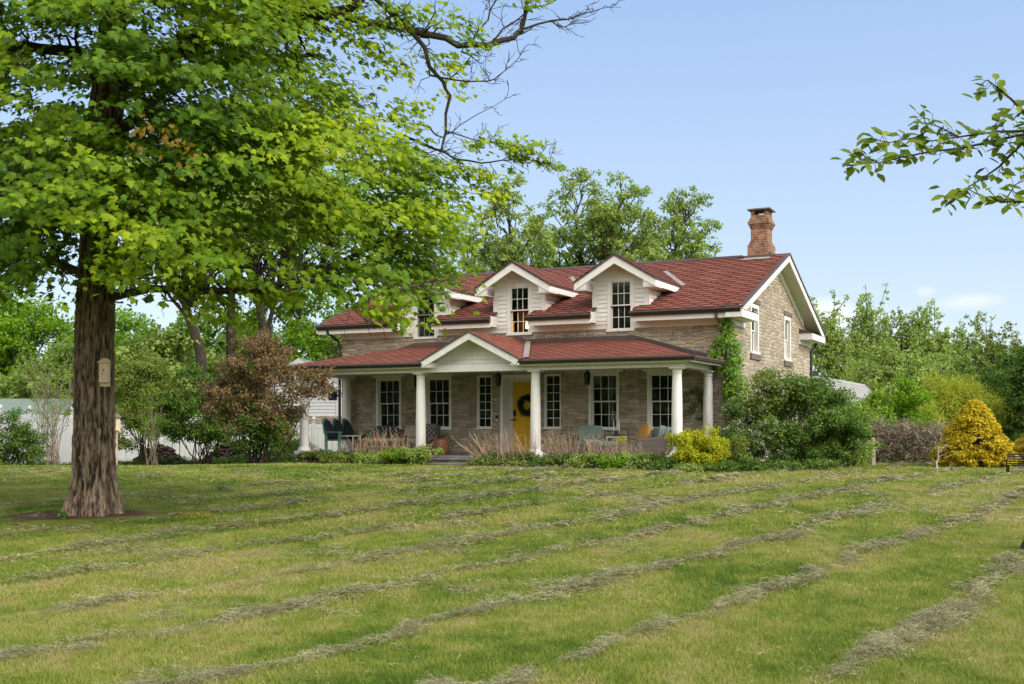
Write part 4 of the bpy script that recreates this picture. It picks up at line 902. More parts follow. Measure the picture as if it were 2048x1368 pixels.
def wicker_chair(label, x, y, rot):
    s = pf('wicker_armchair', label, 'armchair', x, y, rot)
    MB().box(-.36, .36, -.38, .32, .14, .30).build('seat_frame', M['wicker'], s, .02)
    MB().extr([(-.36, .30, .16), (-.36, .38, .16), (-.36, .46, .62), (-.36, .38, .62)], (.72, 0, 0)).build('backrest', M['wicker'], s, .02)
    for sx in (-1, 1): MB().extr([(sx * .43 - .06, -.40, .12), (sx * .43 - .06, .36, .12), (sx * .43 - .06, .42, .56), (sx * .43 - .06, -.30, .46)], (.12, 0, 0)).build('armrest', M['wicker'], s, .025)
    for sx in (-1, 1):
        for sy in (-.33, .31): MB().box(sx * .40 - .03, sx * .40 + .03, sy - .03, sy + .03, 0, .125).build('leg', M['wicker'], s)
    MB().cushion(-.35, .35, -.40, .28, .30, .42, .3).build('seat_cushion', M['sage'], s, smooth=True)
    o = MB().cushion(-.33, .33, -.08, .08, 0, .42, .4, 10).build('back_cushion', M['sage'], s, smooth=True); o.location = (0, .24, .40); o.rotation_euler = (math.radians(-12), 0, 0)
    return s
wicker_chair('grey wicker armchair with sage cushions left of the cream side table', -3.58, -.95, 0.25)
wicker_chair('grey wicker armchair seen from its side beside the right front column', -1.75, -1.25, -math.pi / 2 + .25)
s = pf('throw_blanket', 'cream knitted throw draped over the front of the left wicker armchair', 'blanket', -3.40, -1.28, .25)
g_ = 14; vs = []; fs = []
for i in range(g_):
    for j in range(g_):
        u_, v_ = i / (g_ - 1), j / (g_ - 1); wv = .02 * math.sin(u_ * 16) + .01 * math.sin(v_ * 12)
        x_ = -.22 + .40 * u_ + .10 * v_; 
        if v_ < .35: p = (x_, .12 - v_ * .6, .44 + wv * .5)
        else: p = (x_ * (1.1 - .5 * v_) + .08, -.10 + wv - .03, .44 - (v_ - .35) * .62)
        vs.append(p)
for i in range(g_ - 1):
    for j in range(g_ - 1): a = i * g_ + j; fs.append((a, a + 1, a + g_ + 1, a + g_))
o = MB().add(vs, fs).build('cloth', M['throw'], s, smooth=True); md = o.modifiers.new('t', 'SOLIDIFY'); md.thickness = .015
s = pf('ottoman', 'long wicker ottoman with sage cushion before the right wicker armchair', 'ottoman', -2.72, -1.45, .1)
MB().box(-.50, .34, -.26, .26, .10, .28).build('base', M['wicker'], s, .02); MB().cushion(-.52, .36, -.28, .28, .28, .41, .3).build('cushion', M['sage'], s, smooth=True)
for sx in (-.44, .28):
    for sy in (-.2, .2): MB().box(sx - .03, sx + .03, sy - .03, sy + .03, 0, .10).build('leg', M['wicker'], s)
s = pf('planter_box', 'small square wicker planter with yellow flowers in front of the ottoman', 'planter', -2.28, -2.0, .1)
MB().box(-.20, .20, -.18, .18, 0, .36).build('box', M['wicker'], s, .015)
P, Nn, D, S, R = clump_leaves([(0, 0, .42)], [.16], 260, .05, 3); leaves('flowers', T_DIA, P, Nn, D, S, R + .2, L['gold'], s)
pillow('ochre square pillow leaning in the right wicker armchair', 'mustard', -2.05, -1.05, FZ + .44, .42, .42, -.5, -20)
pillow('sage pillow just right of the ochre pillow', 'sage', -1.60, -.95, FZ + .45, .46, .34, -.2, -14)
s = pf('candle_holder', 'black iron candle holder with two tall white candles on the cream table', 'candle holder', -2.86, -.75, 0, FZ + .52)
hb = MB()
for a_ in range(5):
    t = a_ * 1.2566; hb.tube([(0, 0, .01), (.07 * math.cos(t), .07 * math.sin(t), .06), (.10 * math.cos(t), .10 * math.sin(t), .02)], .01, 5); hb.tube([(0, 0, .03), (.08 * math.cos(t), .08 * math.sin(t), .14)], .012, 5)
hb.lathe(0, 0, [(.06, 0), (.05, .03), (.03, .12)], 10).build('holder', M['black'], s)
for x_ in (-.08, .07): MB().lathe(x_, 0, [(.011, .10), (.010, .42)], 8).build('candle', M['candle'], s)
s = pf('wall_speaker', 'black box speaker on the left corner of the stone house', 'speaker', -12.38, -.12, .3, 2.19)
MB().box(-.11, .11, -.11, .11, 0, .28).build('case', M['black'], s, .02); MB().box(-.09, .09, -.122, -.112, .03, .25).build('grille', M['char'], s); MB().box(.11, .24, -.02, .02, .11, .17).build('bracket', M['black'], s)

# ------------------------------------------------------------------ trees and shrubs
def wiggle(a, b, r0, r1, mb, g, n=6, amp=0.06, sag=0.0, sides=6):
    a = Vector(a); b = Vector(b); L_ = (b - a).length; pts = []
    o = np.zeros(3)
    for i in range(n + 1):
        t = i / n
        if 0 < i < n: o = o * 0.5 + g.normal(size=3) * amp * L_
        pts.append(a.lerp(b, t) + Vector(o * math.sin(math.pi * t)) + Vector((0, 0, sag * L_ * math.sin(math.pi * t))))
    mb.tube(pts, [r0 + (r1 - r0) * (i / n) for i in range(n + 1)], sides, cap=True); return pts
def sub_clumps(C, rad, k, g, flat=0.8):
    C = np.asarray(C); S = np.repeat(C, k, 0); r = g.normal(size=S.shape); r = nrm(r) * g.random((len(S), 1)) ** 0.4; r[:, 2] *= flat
    return S + r * np.repeat(np.broadcast_to(np.asarray(rad, float), (len(C),)), k)[:, None]
def bg_tree(name, label, px, d, ytop, ybot, wpx, mat, n, size, seed, group=None, trunk=None, nc=24, sub=7, cr=0.17, sr=0.5, barkm='limb', narrow=0.6, up=0.5, tr=None, shoots=0):
    g = np.random.default_rng(seed); base = gat(px, d); k = d / F_PX
    zt = EYE + (CY - ytop) * k; zb = EYE + (CY - ybot) * k; R = wpx * k / 2; H = zt - zb
    t = thing(name, label, 'tree', base, 0, group)
    mb = MB(); lz = lambda z: z - base.z
    tr = tr or 0.012 * (zt - base.z) + 0.08
    top = Vector((g.normal() * .1 * R, g.normal() * .1 * R, lz(zt - .18 * H)))
    if trunk: tp = [Vector((at(a, b_, d)) - base) for a, b_ in trunk]; tp[0].z = -.2; mb.tube(tp + [top], [tr * (1 - .75 * i / len(tp)) for i in range(len(tp) + 1)], 10); stem = tp + [top]
    else: stem = wiggle((0, 0, -.2), top, tr, tr * .2, mb, g, 8, .025)
    def on(z):
        for a, b_ in zip(stem, stem[1:]):
            if a.z <= z <= b_.z: return a.lerp(b_, (z - a.z) / max(1e-6, b_.z - a.z))
        return stem[-1]
    C = []
    while len(C) < nc:
        v = g.random(3) * 2 - 1
        if np.dot(v, v) > 1: continue
        wz = (1 - abs(v[2]) ** 1.5 * (narrow if v[2] > 0 else .35))
        c = np.array([v[0] * R * wz, v[1] * R * wz * .8, lz((zt + zb) / 2) + v[2] * H / 2])
        if all(np.linalg.norm(c - q) > cr * R * 1.1 for q in C) or g.random() < .15: C.append(c)
    for c in C:
        c_ = Vector(c); hz_ = max(lz(zb) * .5 if zb > base.z else .3, c_.z - (abs(c_.x) + abs(c_.y)) * .9 - .1 * H); s0 = on(min(hz_, top.z)); wiggle(s0, c_, tr * .32, .018, mb, g, 5, .06, .04, 5)
    S = sub_clumps(C, cr * R * 1.5 * (0.7 + .6 * g.random(len(C))), sub, g)
    idx = np.repeat(np.arange(len(C)), sub)
    for q, i in zip(S[::2], idx[::2]): mb.beam(tuple(C[i]), tuple(q), .022, .022)
    if shoots:
        hi = np.argsort([-c[2] for c in C])[:max(8, len(C) // 2)]; S2, i2 = [], []
        for _ in range(shoots):
            i = hi[g.integers(len(hi))]; v = Vector((g.normal() * .25, g.normal() * .25, 1)).normalized() * (.7 + 1.5 * g.random()); q = Vector(C[i]) + Vector(g.normal(size=3) * .25)
            mb.beam(tuple(q), tuple(q + v), .02, .02)
            for t_ in np.linspace(.1, 1.0, 7): S2.append(tuple(q + v * t_ + Vector(g.normal(size=3) * .07))); i2.append(i)
        S = np.concatenate([S, np.array(S2)]); idx = np.concatenate([idx, np.array(i2)])
    mb.build('trunk', M[barkm], t)
    P, Nn, D, Sz, Rr = clump_leaves(S, [sr] if not isinstance(sr, list) else np.where(np.arange(len(S)) < len(S) - 7 * shoots, sr[0], sr[1]), n, size, seed + 1, up=up, tone=np.clip(g.random(len(C))[idx] * .7 + g.random(len(S)) * .3, 0, 1))
    leaves('crown', T_DIA, P, Nn, D, Sz, Rr, L[mat], t); return t
def shrub(name, label, cat, pos, rx, ry, h, mat, n, size, seed, group=None, stems=14, T=T_DIA, z0=0.0, sr=.18, cr=.30, nc=40, sub=5, stemmat='limb', up=.5, twig=True, taper=1.0, extra=None, stem_r=.018):
    """a shrub: stems fanning from the ground to leaf clumps through an uneven mound"""
    g = np.random.default_rng(seed); t = thing(name, label, cat, pos, 0, group); C = []
    while len(C) < nc:
        v = g.random(3) * 2 - 1
        if np.linalg.norm(v) > 1 or np.linalg.norm(v) < .35: continue
        zz = z0 + (h - z0) * (v[2] + 1) / 2; f = 1 - (1 - taper) * (v[2] + 1) / 2
        bumpy = .82 + .36 * vnoise(v[0] * 2.2 + seed, v[2] * 2.2 + v[1], seed)
        C.append((v[0] * rx * f * bumpy, v[1] * ry * f * bumpy, z0 + (zz - z0) * bumpy))
    C = np.array(C); mb = MB()
    for i in range(stems):
        c = C[g.integers(len(C))]; wiggle((g.normal() * rx * .12, g.normal() * ry * .12, -.05), c, stem_r, .006, mb, g, 6, .05, .06, 5)
    S = sub_clumps(C, cr * (0.6 + .8 * g.random(len(C))), sub, g); S[:, 2] = np.maximum(S[:, 2], .04); idx = np.repeat(np.arange(len(C)), sub)
    if twig:
        for q, i in zip(S, idx): mb.beam(tuple(C[i]), tuple(q), .008, .008)
    mb.build('stems', M[stemmat], t)
    tone = np.clip(g.random(len(C))[idx] * .6 + g.random(len(S)) * .4, 0, 1)
    P, Nn, D, Sz, Rr = clump_leaves(S, [sr], n, size, seed + 1, up=up, tone=tone)
    P[:, 2] = np.maximum(P[:, 2], .01)
    leaves('foliage', T, P, Nn, D, Sz, Rr, L[mat], t)
    if extra:
        m_, k_, s_, lim = extra; w_ = np.where(lim(C))[0]; P, Nn, D, Sz, Rr = clump_leaves(S[np.isin(idx, w_)], [sr * 1.15], k_ * 9, s_, seed + 5)
        cc = P[:k_]; P = np.repeat(cc, 9, 0) + g.normal(size=(len(cc) * 9, 3)) * .028; leaves('blossom', T_DIA, P, Nn[:len(P)], D[:len(P)], Sz[:len(P)], Rr[:len(P)], L[m_], t)
    return t

# ---- the big maple on the left
TB = gnd(187, 1035)
mt = thing('maple_tree', 'huge spreading maple with furrowed trunk and bright green leaves, standing on the lawn', 'tree', TB)
def px_path(pts): return [at(*p) - TB for p in pts]
def maple_trunk():
    d = TB.y; cps = [(186, 1042, .40), (186, 1020, .355), (187, 990, .312), (188, 950, .280), (188, 880, .268), (188, 780, .256), (189, 690, .250), (191, 600, .246), (197, 500, .235), (203, 400, .23), (208, 300, .225), (214, 200, .215), (222, 120, .20), (228, 0, .15), (235, -120, .10)]
    zs = [at(0, c[1], d).z - TB.z for c in cps]; xs = [(c[0] - CX) / F_PX * d - TB.x for c in cps]; rs = [c[2] for c in cps]
    nz_, na = 900, 420; Z = np.linspace(zs[0] - .12, zs[-1], nz_); A = np.linspace(0, 2 * math.pi, na, endpoint=False)
    X0 = np.interp(Z, zs, xs); R0 = np.interp(Z, zs, rs); ZZ, AA = np.meshgrid(Z, A, indexing='ij')
    fl = sstep(.75, 0.0, ZZ); R = R0[:, None] * (1 + fl * (.13 * np.sin(5 * AA + .8) + .09 * np.sin(8 * AA + 2)))
    ang = AA / (2 * math.pi) * 24; wob = .7 * (vnoise(ZZ * 1.1, AA * 1.2, 3) - .5) + .35 * (vnoise(ZZ * 5, AA * 4, 5) - .5)
    def ridge(m, zsc, s): a = np.mod((AA / (2 * math.pi) * m + wob * m / 24), m); n0 = vnoise(a, ZZ * zsc, s); n1 = vnoise(a - m, ZZ * zsc, s); w_ = sstep(m - 1.2, m, a); return n0 * (1 - w_) + n1 * w_
    hgt = ridge(58, 4.6, 11) * .44 + ridge(108, 11, 12) * .38 + ridge(170, 24, 13) * .22
    R = R + (hgt - .5) * .075 * (1 - .3 * sstep(3, 6, ZZ)); V = np.stack([X0[:, None] + R * np.cos(AA), R * np.sin(AA), ZZ], -1).reshape(-1, 3)
    I = np.arange(nz_ * na).reshape(nz_, na); J = np.roll(I, -1, 1); Fc = np.stack([I[:-1], J[:-1], J[1:], I[1:]], -1).reshape(-1, 4)
    np_mesh('trunk', V, Fc, np.full(len(Fc), 4), M['bark'], mt, {'rnd': ('POINT', 'FLOAT', hgt.ravel())}, True)
maple_trunk()
lb = MB(); gB = np.random.default_rng(44); tips = []
def limb(pts, r0, r1, tw=0, tl=.5, bare_=False, sides=8):
    P = px_path(pts)
    Q = []
    for a, b_ in zip(P, P[1:]):
        k = max(2, int((b_ - a).length / .18))
        for i in range(k): Q.append(a.lerp(b_, i / k))
    Q.append(P[-1]); N_ = len(Q)
    Q = [q + Vector(gB.normal(size=3) * .012) if 0 < i < N_ - 1 else q for i, q in enumerate(Q)]
    lb.tube(Q, [r0 + (r1 - r0) * i / (N_ - 1) for i in range(N_)], sides)
    for _ in range(tw):
        i = gB.integers(N_ // 4, N_); q = Q[min(i, N_ - 1)]; dr = (Q[min(i + 1, N_ - 1)] - Q[max(i - 1, 0)]).normalized()
        v = (dr * .7 + Vector(gB.normal(size=3)) * .75 + Vector((0, 0, .15 if bare_ else -.05))).normalized() * tl * (.4 + gB.random())
        e = wiggle(q, q + v, max(.005, (r0 + (r1 - r0) * i / N_) * .35), .003, lb, gB, 5, .09, 0, 4)
        for _ in range(2):
            s0 = e[gB.integers(2, 5)]; wiggle(s0, s0 + (v.normalized() + Vector(gB.normal(size=3)) * .6) * tl * .35, .004, .0025, lb, gB, 3, .08, 0, 4)
        if not bare_: tips.append((q + v)); tips.append(q + v * .6)
    return Q
d0 = TB.y
for pts, r0, r1, tw, tl in [
    ([(200, 600, d0), (235, 592, d0 - .1), (300, 578, d0 - .5), (430, 582, d0 - 1), (500, 586, d0 - 1.2), (560, 570, d0 - 1.3), (650, 540, d0 - 1.2), (730, 500, d0 - 1), (800, 470, d0 - .8)], .062, .026, 46, .6),
    ([(500, 586, d0 - 1.2), (600, 560, d0 - 2), (700, 560, d0 - 2.2), (800, 580, d0 - 2.2), (870, 560, d0 - 2)], .04, .015, 30, .5),
    ([(640, 545, d0 - 1.2), (665, 470, d0 - 1.3), (640, 420, d0 - 1.5), (560, 300, d0 - 1.6)], .035, .012, 22, .5),
    ([(205, 440, d0), (300, 420, d0 - .9), (380, 365, d0 - 1.6), (445, 290, d0 - 1.8), (540, 270, d0 - 2.2), (640, 240, d0 - 2)], .07, .02, 40, .6),
    ([(208, 300, d0), (290, 215, d0 - .6), (340, 230, d0 - 1.2), (420, 260, d0 - 1.8), (500, 230, d0 - 2)], .09, .03, 32, .6),
    ([(215, 190, d0), (270, 135, d0), (330, 110, d0), (420, 70, d0 - .4), (560, 40, d0 - .8), (700, 20, d0 - 1), (760, -30, d0 - 1)], .14, .05, 40, .7),
    ([(215, 190, d0), (160, 105, d0 - .3), (80, 95, d0 - .6), (0, 92, d0 - 1), (-120, 80, d0 - 1.2)], .09, .05, 34, .7),
    ([(200, 480, d0), (120, 430, d0 - 1), (40, 420, d0 - 1.6), (-80, 440, d0 - 2)], .08, .04, 34, .6),
    ([(-60, 420, d0 - 2.6), (0, 386, d0 - 2.6), (60, 345, d0 - 2.5), (95, 333, d0 - 2.4), (170, 342, d0 - 2)], .04, .012, 18, .5),
    ([(205, 380, d0), (350, 330, d0 + 1.5), (520, 300, d0 + 2.5), (700, 280, d0 + 2.6), (840, 300, d0 + 2.4)], .09, .03, 44, .7),
    ([(205, 300, d0), (330, 180, d0 + 1.5), (480, 120, d0 + 2), (640, 110, d0 + 2)], .09, .03, 34, .7),
    ([(196, 560, d0), (260, 500, d0 + 1.2), (420, 470, d0 + 2.4), (600, 430, d0 + 2.8), (760, 420, d0 + 2.6)], .08, .03, 40, .7),
    ([(196, 560, d0), (100, 520, d0 + 1), (0, 500, d0 + 2), (-120, 480, d0 + 2)], .07, .03, 30, .6)]:
    limb(pts, r0, r1, tw, tl)
e0 = d0 - 1.2
limb([(560, 40, d0 - .8), (640, 20, e0), (719, 42, e0), (822, 61, e0), (864, 70, e0), (916, 89, e0), (981, 91, e0), (1028, 75, e0), (1047, 56, e0), (1056, 9, e0), (1066, -60, e0)], .06, .022, 26, .45, True)
limb([(1047, 58, e0), (1103, 42, e0), (1168, 30, e0 - .1), (1206, 16, e0 - .1)], .016, .004, 12, .28, True, 5)
limb([(1103, 42, e0), (1129, 56, e0), (1160, 46, e0), (1192, 35, e0)], .010, .003, 6, .2, True, 5)
limb([(981, 91, e0), (1005, 60, e0), (1060, 20, e0), (1130, -10, e0)], .014, .006, 14, .35, True, 5)
limb([(940, 90, e0), (975, 40, e0 + .2), (990, 0, e0 + .2), (1000, -40, e0)], .014, .008, 12, .35, True, 5)
limb([(700, -50, e0), (766, 9, e0), (822, 61, e0), (850, 94, e0), (859, 136, e0), (883, 164, e0), (897, 192, e0), (892, 262, e0), (883, 299, e0)], .042, .014, 12, .35, True)
limb([(859, 150, e0), (906, 159, e0), (967, 161, e0), (990, 159, e0), (1028, 126, e0), (1051, 94, e0)], .014, .003, 14, .25, True, 5)
limb([(890, 165, e0), (930, 130, e0), (960, 100, e0), (1010, 60, e0)], .010, .003, 8, .25, True, 5)
limb([(824, 250, e0 + .3), (859, 255, e0 + .2), (873, 271, e0), (892, 269, e0), (920, 252, e0), (958, 225, e0), (1009, 199, e0)], .014, .003, 10, .2, True, 5)
limb([(800, 270, e0 + .4), (859, 292, e0 + .2), (887, 304, e0), (916, 318, e0), (958, 323, e0), (1004, 318, e0), (1070, 322, e0), (1100, 328, e0)], .020, .004, 22, .3, False, 5)
limb([(892, 262, e0), (950, 280, e0), (1010, 285, e0), (1060, 300, e0)], .010, .003, 16, .25, False, 5)
limb([(916, 318, e0), (930, 360, e0), (960, 390, e0), (990, 400, e0)], .010, .003, 14, .25, False, 5)
lb.build('limbs', M['limb'], mt, smooth=True)
def in_poly(x, y, poly):
    x = np.asarray(x); y = np.asarray(y); ins = np.zeros(len(x), bool); n = len(poly); j = n - 1
    for i in range(n):
        xi, yi = poly[i]; xj, yj = poly[j]
        ins ^= ((yi > y) != (yj > y)) & (x < (xj - xi) * (y - yi) / (yj - yi + 1e-12) + xi); j = i
    return ins
def maple_leaves():
    g = np.random.default_rng(21)
    sil = [(-260, -420), (-260, 540), (-60, 590), (0, 585), (60, 548), (125, 528), (150, 570), (235, 575), (290, 525), (420, 530), (520, 530), (600, 535), (680, 535), (720, 580), (780, 612), (840, 600), (872, 550), (893, 495), (888, 430), (880, 370), (832, 312), (785, 272), (735, 235), (690, 190), (655, 130), (640, 60), (670, 20), (710, -60), (740, -420)]
    n = 9000; x = g.uniform(-260, 960, n); y = g.uniform(-420, 650, n)
    # clumpy crown: thinner where the noise is low, so sky and limbs show through
    k = in_poly(x, y, sil) & (fbm(x / 62., y / 46., 5, 3) > .468 + .05 * g.random(n) + .05 * sstep(800, 930, x)); x, y = x[k], y[k]
    n = min(len(x), 2500); x, y = x[:n], y[:n]
    dep = TB.y + np.clip(g.normal(size=n) * 2.1, -4.2, 4.2) * np.interp(x, [-260, 700, 940], [1, .9, .35])
    # not inside the clear space right in front of the trunk
    cl_ = (abs(x - 190) < 60) & (y > 560); dep[cl_] = TB.y + 1.5
    tr_ = (x > 170) & (x < 245) & (y > 140) & (y < 275) & (dep < TB.y + .3); dep[tr_] = TB.y + .6 + g.random(tr_.sum())
    P0 = np.stack([(x - CX) / F_PX * dep, dep, EYE + (CY - y) / F_PX * dep], 1)
    ex = []
    def add(cx_, cy_, sx, sy, k_, dd=e0):
        for _ in range(k_): q = at(cx_ + g.normal() * sx, cy_ + g.normal() * sy, dd + g.normal() * .25); ex.append(q)
    for a in ((1060, 300, 22, 12, 9), (1010, 280, 22, 10, 7), (1090, 325, 8, 4, 3), (960, 275, 22, 10, 5), (1010, 340, 18, 10, 3), (950, 350, 30, 18, 9), (985, 395, 10, 8, 3), (895, 325, 14, 10, 4), (955, 378, 12, 8, 3), (900, 385, 16, 20, 9), (868, 340, 16, 14, 6), (930, 410, 12, 14, 4),
              (730, 50, 26, 34, 15), (770, 95, 26, 20, 11), (800, 25, 32, 18, 12), (870, 15, 22, 12, 5), (805, 140, 14, 14, 4), (750, 120, 18, 14, 5), (690, 30, 24, 26, 12), (930, 55, 16, 20, 7), (950, 80, 14, 12, 4), (890, 118, 14, 12, 4), (900, 130, 12, 10, 3), (925, 165, 12, 8, 3), (780, 215, 20, 14, 6), (820, 240, 18, 14, 6), (1065, 5, 8, 6, 2), (845, 200, 10, 10, 2)): add(*a)
    ex = np.array([tuple(v) for v in ex]); tp = np.array([tuple(v + TB) for v in tips]); tpx = CX + tp[:, 0] / tp[:, 1] * F_PX; tpy = CY - (tp[:, 2] - EYE) / tp[:, 1] * F_PX; tp = tp[(tpx < 700) | ((tpx < 830) & (tpy > 330))]; tp = tp[g.permutation(len(tp))[:330]]
    C = np.concatenate([P0, ex, tp]); n0, n1 = len(P0), len(ex)
    small = np.zeros(len(C)); small[n0:n0 + n1] = 1
    tone = np.clip(.12 + .9 * fbm(C[:, 0] * .9 + 40, C[:, 2] * 1.2 + 40, 8, 3) + .22 * (g.random(len(C)) - .5), 0, 1)
    outd = C - np.array([TB.x, TB.y, 5.5]); outd[:, 2] *= .25; outd = nrm(outd)
    per = np.where(small > 0, 14, 36); idx = np.repeat(np.arange(len(C)), per); m = len(idx)
    o = outd[idx]; side_ = np.cross(o, np.array([0, 0, 1.])); a = g.normal(size=m); b_ = g.normal(size=m); c = g.normal(size=m)
    sc = np.where(small[idx] > 0, .5, 1.0)
    off = o * (a * .25)[:, None] + side_ * (b_ * .21)[:, None] + np.array([0, 0, 1.]) * (c * .042 - .16 * (a * .3) - .10 * b_ ** 2 * .3)[:, None]
    P = C[idx] + off * sc[:, None]; P = P - np.array(TB)
    Nn = o * .45 + np.array([0, 0, .75]) + g.normal(size=(m, 3)) * .38 + np.array([0, -.25, 0]); D = o * .7 + np.array([0, 0, -1.0]) + g.normal(size=(m, 3)) * .55
    S = (.056 + .066 * g.random(m) ** 1.3) * np.where(small[idx] > 0, .9, 1)
    R = np.clip(-.05 + .16 * sstep(350, 800, CX + C[:, 0] / C[:, 1] * F_PX)[idx] + .78 * tone[idx] + .34 * (g.random(m) - .5), 0, .955)  # tone rises toward the right: sunlit side of crown painted into leaf colour
    # a few autumn coloured dead leaves near the middle of the crown
    dd = np.array([at(px_, py_, TB.y - 2.9) for px_, py_ in ((262, 275), (295, 245), (310, 280), (352, 288), (385, 310), (392, 335), (370, 330), (340, 262))])
    g2 = np.repeat(dd, 6, 0) + g.normal(size=(len(dd) * 6, 3)) * .06 - np.array(TB)
    P = np.concatenate([P, g2]); k2 = len(g2); Nn = np.concatenate([Nn, g.normal(size=(k2, 3)) + np.array([0, -1, 0])]); D = np.concatenate([D, g.normal(size=(k2, 3)) + np.array([0, 0, -1])]); S = np.concatenate([S, np.full(k2, .075)]); R = np.concatenate([R, np.ones(k2)])
    leaves('crown', T_MAPLE, P, Nn, D, S, R, L['maple'], mt); print('maple leaves', len(P))
maple_leaves()
# nesting box on the trunk
bx = thing('nest_box', 'narrow raw cedar nest box with scalloped top hung on the maple trunk', 'nest box', at(210, 745, TB.y - .31), .12)
MB().extr([(-.065, .0, -.19), (.065, .0, -.19), (.065, .0, .16), (.05, .0, .18), (.03, .0, .19), (0, .0, .195), (-.03, .0, .19), (-.05, .0, .18), (-.065, .0, .16)], (0, .02, 0)).build('back_board', M['cedar'], bx)
MB().box(-.06, .06, -.085, -.001, -.135, .125).build('box', M['cedar'], bx, .003)
MB().box(-.072, .072, -.105, -.001, .128, .148).build('lid', M['cedar'], bx, .004)
MB().tube([(.0, -.086, .03), (.0, -.088, .03)], .012, 10).tube([(-.018, -.086, -.01), (-.018, -.088, -.01)], .009, 8).build('entrance_hole', M['black'], bx)
bh = thing('birdhouse', 'small cedar birdhouse on a thin post half hidden behind the maple trunk', 'birdhouse', gat(233, 31), .3)
zq = at(233, 861, 31).z - gat(233, 31).z
MB().box(-.10, .10, -.10, .10, zq, zq + .34).build('box', M['cedar'], bh); MB().extr([(-.15, -.15, zq + .36), (.15, -.15, zq + .36), (0, -.15, zq + .50)], (0, .3, 0)).build('roof', M['deck'], bh); MB().box(-.03, .03, -.03, .03, -.1, zq).build('post', M['palebark'], bh)

# ---- trees beyond the garden
TG = 'trees behind the house'
for a in ((1010, 52, 358, 620, 190, 'spring tree farthest left above the roofline, just right of the maple leaves', 101, [(1030, 800), (1024, 620), (1022, 500), (1018, 440)]),
          (1160, 56, 342, 600, 200, 'slim airy tree rising between the middle and right dormer gables', 102, [(1165, 800), (1163, 600), (1160, 520), (1150, 430)]),
          (1245, 54, 345, 600, 160, 'airy tree rising straight behind the right dormer peak', 103, [(1235, 800), (1226, 560), (1215, 500), (1235, 420)]),
          (1365, 57, 372, 620, 180, 'rounded airy tree nearest the chimney above the roofline', 104, [(1350, 800), (1345, 600), (1350, 500), (1372, 430)])):
    px, d, yt, yb, wpx, lab, sd, trk = a
    bg_tree('tree', lab, px, d, yt, yb, wpx, 'mid', 9500, .15, sd, TG, trunk=trk, nc=52, sub=13, cr=.19, sr=.17, narrow=.35, tr=.13)
for (px, d, yt, yb, wpx, mat, n, sd, lab) in ((945, 62, 455, 800, 200, 'mid', 9000, 110, 'dense low tree filling the gap between maple leaves and left dormer roofs'), (1290, 60, 475, 800, 260, 'mid', 8000, 111, 'low dense tree just above the ridge left of the chimney'), (1110, 60, 480, 800, 200, 'bright', 7000, 112, 'low bright tree showing between the two right dormers')):
    bg_tree('tree', lab, px, d, yt, yb, wpx, mat, int(n * 1.3), .16, sd, TG, nc=50, sub=13, cr=.22, sr=.24)
LG = 'trees beyond the white fence'
for (px, d, yt, yb, wpx, mat, n, sd, lab, trk, tr) in (
    (30, 62, 575, 870, 330, 'bright', 15000, 120, 'rounded bright green tree at the far left edge beyond the fence', None, .3),
    (-120, 66, 520, 870, 300, 'bright', 8000, 121, 'bright tree partly outside the left edge of the view', None, .3),
    (250, 66, 610, 880, 260, 'bright', 12000, 122, 'bright green tree directly right of the maple trunk beyond the fence', None, .3),
    (395, 47, 300, 490, 420, 'mid', 8000, 123, 'tree with a dark crooked leaning trunk, crown hidden behind the maple', [(412, 850), (402, 705), (380, 640), (362, 585), (385, 520)], .26),
    (462, 50, 260, 490, 360, 'bright', 9000, 124, 'tree with a straight dark trunk above the brown shrub', [(462, 850), (462, 660), (463, 590), (468, 500)], .27),
    (540, 52, 300, 490, 380, 'bright', 9000, 125, 'tree with a grey forked trunk above the brown shrub', [(545, 850), (528, 660), (515, 600), (512, 560)], .24),
    (565, 55, 330, 500, 300, 'mid', 6000, 129, 'slender dark trunk leaning right beside the grey forked one', [(540, 850), (538, 650), (552, 590), (570, 540)], .15),
    (600, 60, 560, 890, 300, 'bright', 16000, 126, 'bright green tree left of the house eave', None, .3),
    (430, 64, 600, 890, 260, 'bright', 12000, 127, 'bright green tree seen between the dark trunks', None, .3),
    (700, 56, 650, 860, 110, 'mid', 7000, 128, 'small mid green tree tucked against the left eave of the house', None, .15),
    (300, 52, 670, 900, 260, 'bright', 9000, 131, 'low bright tree mass just over the fence right of the maple trunk', None, .15),
    (480, 54, 680, 900, 260, 'mid', 9000, 132, 'low leafy tree just over the fence behind the bronze shrub', None, .15),
    (120, 52, 690, 900, 240, 'mid', 8000, 133, 'low leafy tree just over the fence left of the maple trunk', None, .15),
    (330, 48, 650, 900, 240, 'mid', 9000, 130, 'soft green tree right of the maple trunk, nearest the fence', None, .15)):
    bg_tree('tree', lab, px, d, yt, yb, wpx, mat, int(n * 1.6), .21, sd, LG, trunk=trk, nc=70, sub=9, cr=.18, sr=.42, tr=tr, barkm='bark2')
RG = 'trees along the right boundary'
